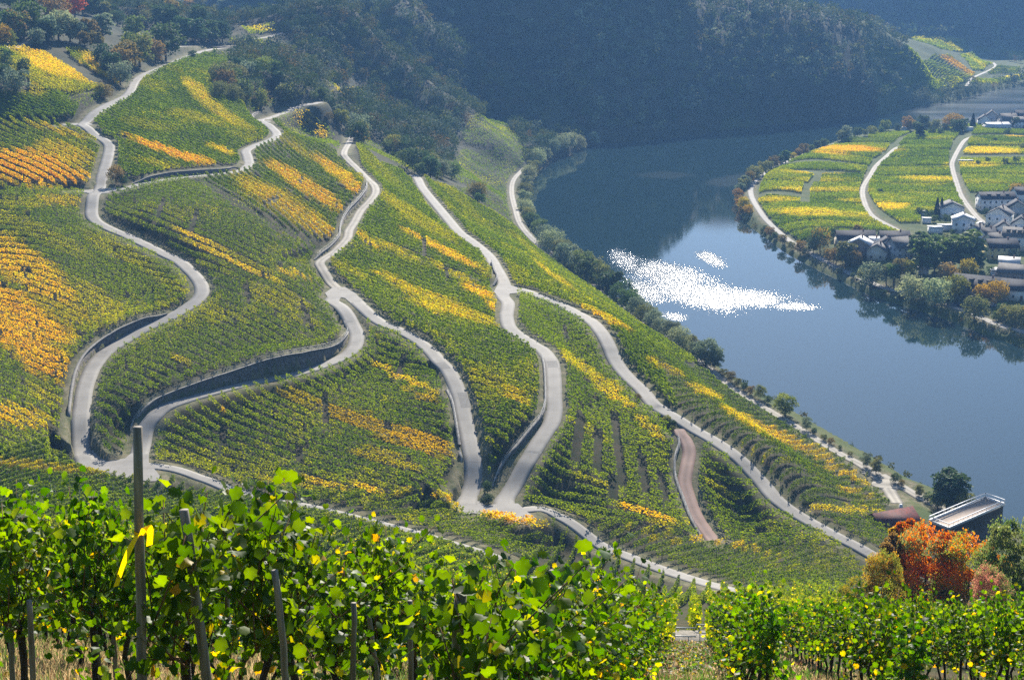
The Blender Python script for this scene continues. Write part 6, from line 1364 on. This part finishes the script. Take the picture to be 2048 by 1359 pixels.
link('yellow_ribbon', mesh_from('yellow_ribbon', V-o, F, M['ribbon'], True, np.tile([.82, .56, .01], (len(V), 1))), loc=tuple(o), label='bright yellow plastic ribbon knotted round the tall grey pole', category='ribbon')
k2 = pt(456, 1148, 17.4); t1 = ribbon([pt(456, 1147, 17.4), pt(446, 1146, 17.35), pt(436, 1150, 17.35)], .035, ''); t2 = ribbon([pt(457, 1147, 17.4), pt(461, 1154, 17.35), pt(463, 1164, 17.35)], .03, ''); V, F = join([t1, t2])
link('yellow_ribbon', mesh_from('yellow_ribbon', V-k2, F, M['ribbon'], True, np.tile([.82, .56, .01], (len(V), 1))), loc=tuple(k2), label='small yellow ribbon on the thin stake among the vines', category='ribbon')

# stepped handrail and gravel landing across the row gap
DR = 79.5
def rp(px, py): return pt(px, py, DR)
def polyrail(pxs, label):
    P = np.array([rp(*q) for q in pxs]); return tube(P, [.045]*len(P), 4)
o = rp(1392, 1268); rt = empty('handrail', tuple(o), label='stepped pale metal handrail across the end of the grassy path', category='railing')
for pts in ([(1340,1254),(1392,1255),(1393,1248),(1430,1250),(1475,1252)], [(1350,1271),(1392,1272),(1393,1264),(1430,1266),(1475,1268)]):
    V, F = polyrail(pts, ''); link('rail', mesh_from('rail', V-o, F, M['whitepaint']), rt)
for px, a, b_ in ((1377, 1272, 1292), (1400, 1252, 1284), (1462, 1252, 1284), (1350, 1256, 1290)):
    p, q = rp(px, a), rp(px, b_); V, F = tube([q-[0, 0, .4], p], [.03, .03], 4); link('post', mesh_from('post', V-o, F, M['rail']), rt)
M['gravel'] = simple_mat('pale_gravel', (.10, .09, .065), (.20, .175, .14), 5., bump=.6)
gx = np.linspace(-30, 45, 120); pth = []
for yy, zz in ((80.2, -.25), (80.25, .10), (81.4, .08), (82.6, .08), (82.65, -.4)): pth.append(np.c_[gx+ROWK*81, np.full(120, yy)+.25*np.sin(gx/9), np.full(120, 0.)+H(gx+ROWK*81, np.full(120, 81.4))+zz])
link('terrace_path', mesh_from('terrace_path', np.vstack(pth), grid_faces(5, 120), M['gravel'], False), kind='structure')

# grass, straw and prunings on the slope under the vines
def blades(n, ylo, yhi, hmin, hmax, wd, tans, seed, keep=None):
    rng = np.random.default_rng(seed); y = ylo+(yhi-ylo)*rng.uniform(0, 1, n)**1.5; x = y*rng.uniform(-.40, .40, n)
    if keep is not None: k = keep(x, y, rng); x, y = x[k], y[k]
    n = len(x); z = H(x, y); a = rng.uniform(0, 6.28, n); h = rng.uniform(hmin, hmax, n); ln = rng.uniform(.2, 1.2, n)*h; w = wd*rng.uniform(.5, 1.2, n)*np.clip(y/14, .8, 3.2); b = a+rng.normal(1.57, .5, n)
    p0 = np.c_[x-np.cos(b)*w, y-np.sin(b)*w, z-.02]; p1 = np.c_[x+np.cos(b)*w, y+np.sin(b)*w, z-.02]; tip = np.c_[x+np.cos(a)*ln, y+np.sin(a)*ln, z+h]
    mid0 = (p0+tip)/2+[0, 0, .08]*h[:, None]; mid1 = (p1+tip)/2+[0, 0, .08]*h[:, None]
    V = np.stack([p0, p1, mid1, mid0, tip+.2*(mid1-tip)*.2, tip], 1).reshape(-1, 3); base = np.arange(n)*6
    F = np.vstack([np.stack([base, base+1, base+2, base+3], 1), np.stack([base+3, base+2, base+4, base+5], 1)])
    t = np.clip(.5+.8*fbm(x/1.2, y/2.2, seed, 3)+rng.normal(0, .25, n), 0, 1); cols = np.where((t < tans)[:, None], np.array([.30, .22, .12])*rng.uniform(.6, 1.35, (n, 1)), np.array([.075, .13, .025])*rng.uniform(.6, 1.6, (n, 1)))
    cols = np.where((rng.uniform(size=n) < .10)[:, None], np.array([.20, .10, .06]), cols)
    return V, F, np.repeat(cols, 6, axis=0)
V, F, C_ = blades(90000, 8, 34, .05, .26, .007, .62, 5); V2, F2, C2 = blades(60000, 26, 80, .04, .16, .016, .42, 6, keep=lambda x, y, r: np.abs(x-ROWK*y) < 4.5)
link('grass', mesh_from('grass', np.vstack([V, V2]), np.vstack([F, F2+len(V)]), M['leaf'], False, np.vstack([C_, C2])), kind='stuff')
# low weeds and fallen leaves
rng = np.random.default_rng(9); n = 9000; y = 9+68*rng.uniform(0, 1, n)**1.4; x = np.where(y < 30, y*rng.uniform(-.4, .42, n), ROWK*y+rng.normal(0, 1.3, n)); z = H(x, y)+.015+rng.uniform(0, .10, n)**1.3
lc = np.where((rng.uniform(size=n) < .45)[:, None], np.array([.09, .16, .02]), np.where((rng.uniform(size=n) < .5)[:, None], Y_YEL*.7, np.array([.24, .15, .08])))*rng.uniform(.7, 1.2, (n, 1))
V, F, C_ = leaf_sheet(np.c_[x, y, z], rng.uniform(.05, .12, n)*np.clip(y/25, 1, 1.7), rng.normal(0, .45, (n, 3))+[0, 0, 1.], .8, lc, rng)
link('fallen_leaves', mesh_from('fallen_leaves', V, F, M['leaf'], False, C_), kind='stuff')

# autumn shrubs at the right
def shrub(px, ptop, D, wpx, pal, mix, label, shape='bush', fine=3, foot=None):
    x, y, zt_ = pt(px, ptop, D); z0 = float(H(x, D)); h = (zt_-z0); wid = (wpx/FPX*D/2)/(h*SHAPE[shape]['w']); return tree_at(x, D, z0, h, shape, pal, fine, label, None, wid, mix, rot=.4)
shrub(1858, 1040, 118, 200, 'flame', ('olive', .02), 'large orange and olive autumn shrub in front of the creeper house')
shrub(1822, 1018, 124, 120, 'red', ('orange', .1), 'scarlet topped shrub rising behind the orange shrub', shape='tall')
shrub(1945, 1062, 116, 210, 'flame', ('ygreen', -.08), 'rust and yellow green shrub below the railed terrace')
shrub(2040, 1020, 112, 190, 'green', ('olive', .1), 'tall green shrub at the right edge of the picture')
shrub(1985, 1128, 100, 120, 'pink', ('olive', -.05), 'low pinkish brown shrub before the green one', shape='wide')
shrub(1905, 1050, 121, 110, 'flame', ('green', -.05), 'orange tipped upright shrub between the rust shrub and the terrace', shape='tall')
shrub(1790, 1052, 119, 90, 'rust', ('green', -.1), 'slender rust and green shrub left of the scarlet top', shape='tall')
shrub(1770, 1095, 112, 110, 'ygreen', ('orange', .1), 'yellow green shrub at the foot of the orange one')
shrub(1715, 1160, 120, 90, 'ygreen', ('yellow', .1), 'small yellowish bush beside the mown vine rows', fine=2)
# ------------------------------------------------------------------ haze
m, n, out = new_mat('haze'); v = n.nodes.new('ShaderNodeVolumePrincipled'); n.links.new(v.outputs[0], out.inputs['Volume'])
v.inputs['Color'].default_value = (.26, .54, 1.0, 1); v.inputs['Density'].default_value = .00016; v.inputs['Anisotropy'].default_value = .0
hx0, hx1, hy0, hy1, hz0, hz1 = -5400, 5400, -600, 5400, -6, 330
V = [(x, y, z) for x in (hx0, hx1) for y in (hy0, hy1) for z in (hz0, hz1)]
F = [(0,1,3,2),(4,6,7,5),(0,4,5,1),(2,3,7,6),(0,2,6,4),(1,5,7,3)]
link('haze', mesh_from('haze', V, F, m), kind='stuff')
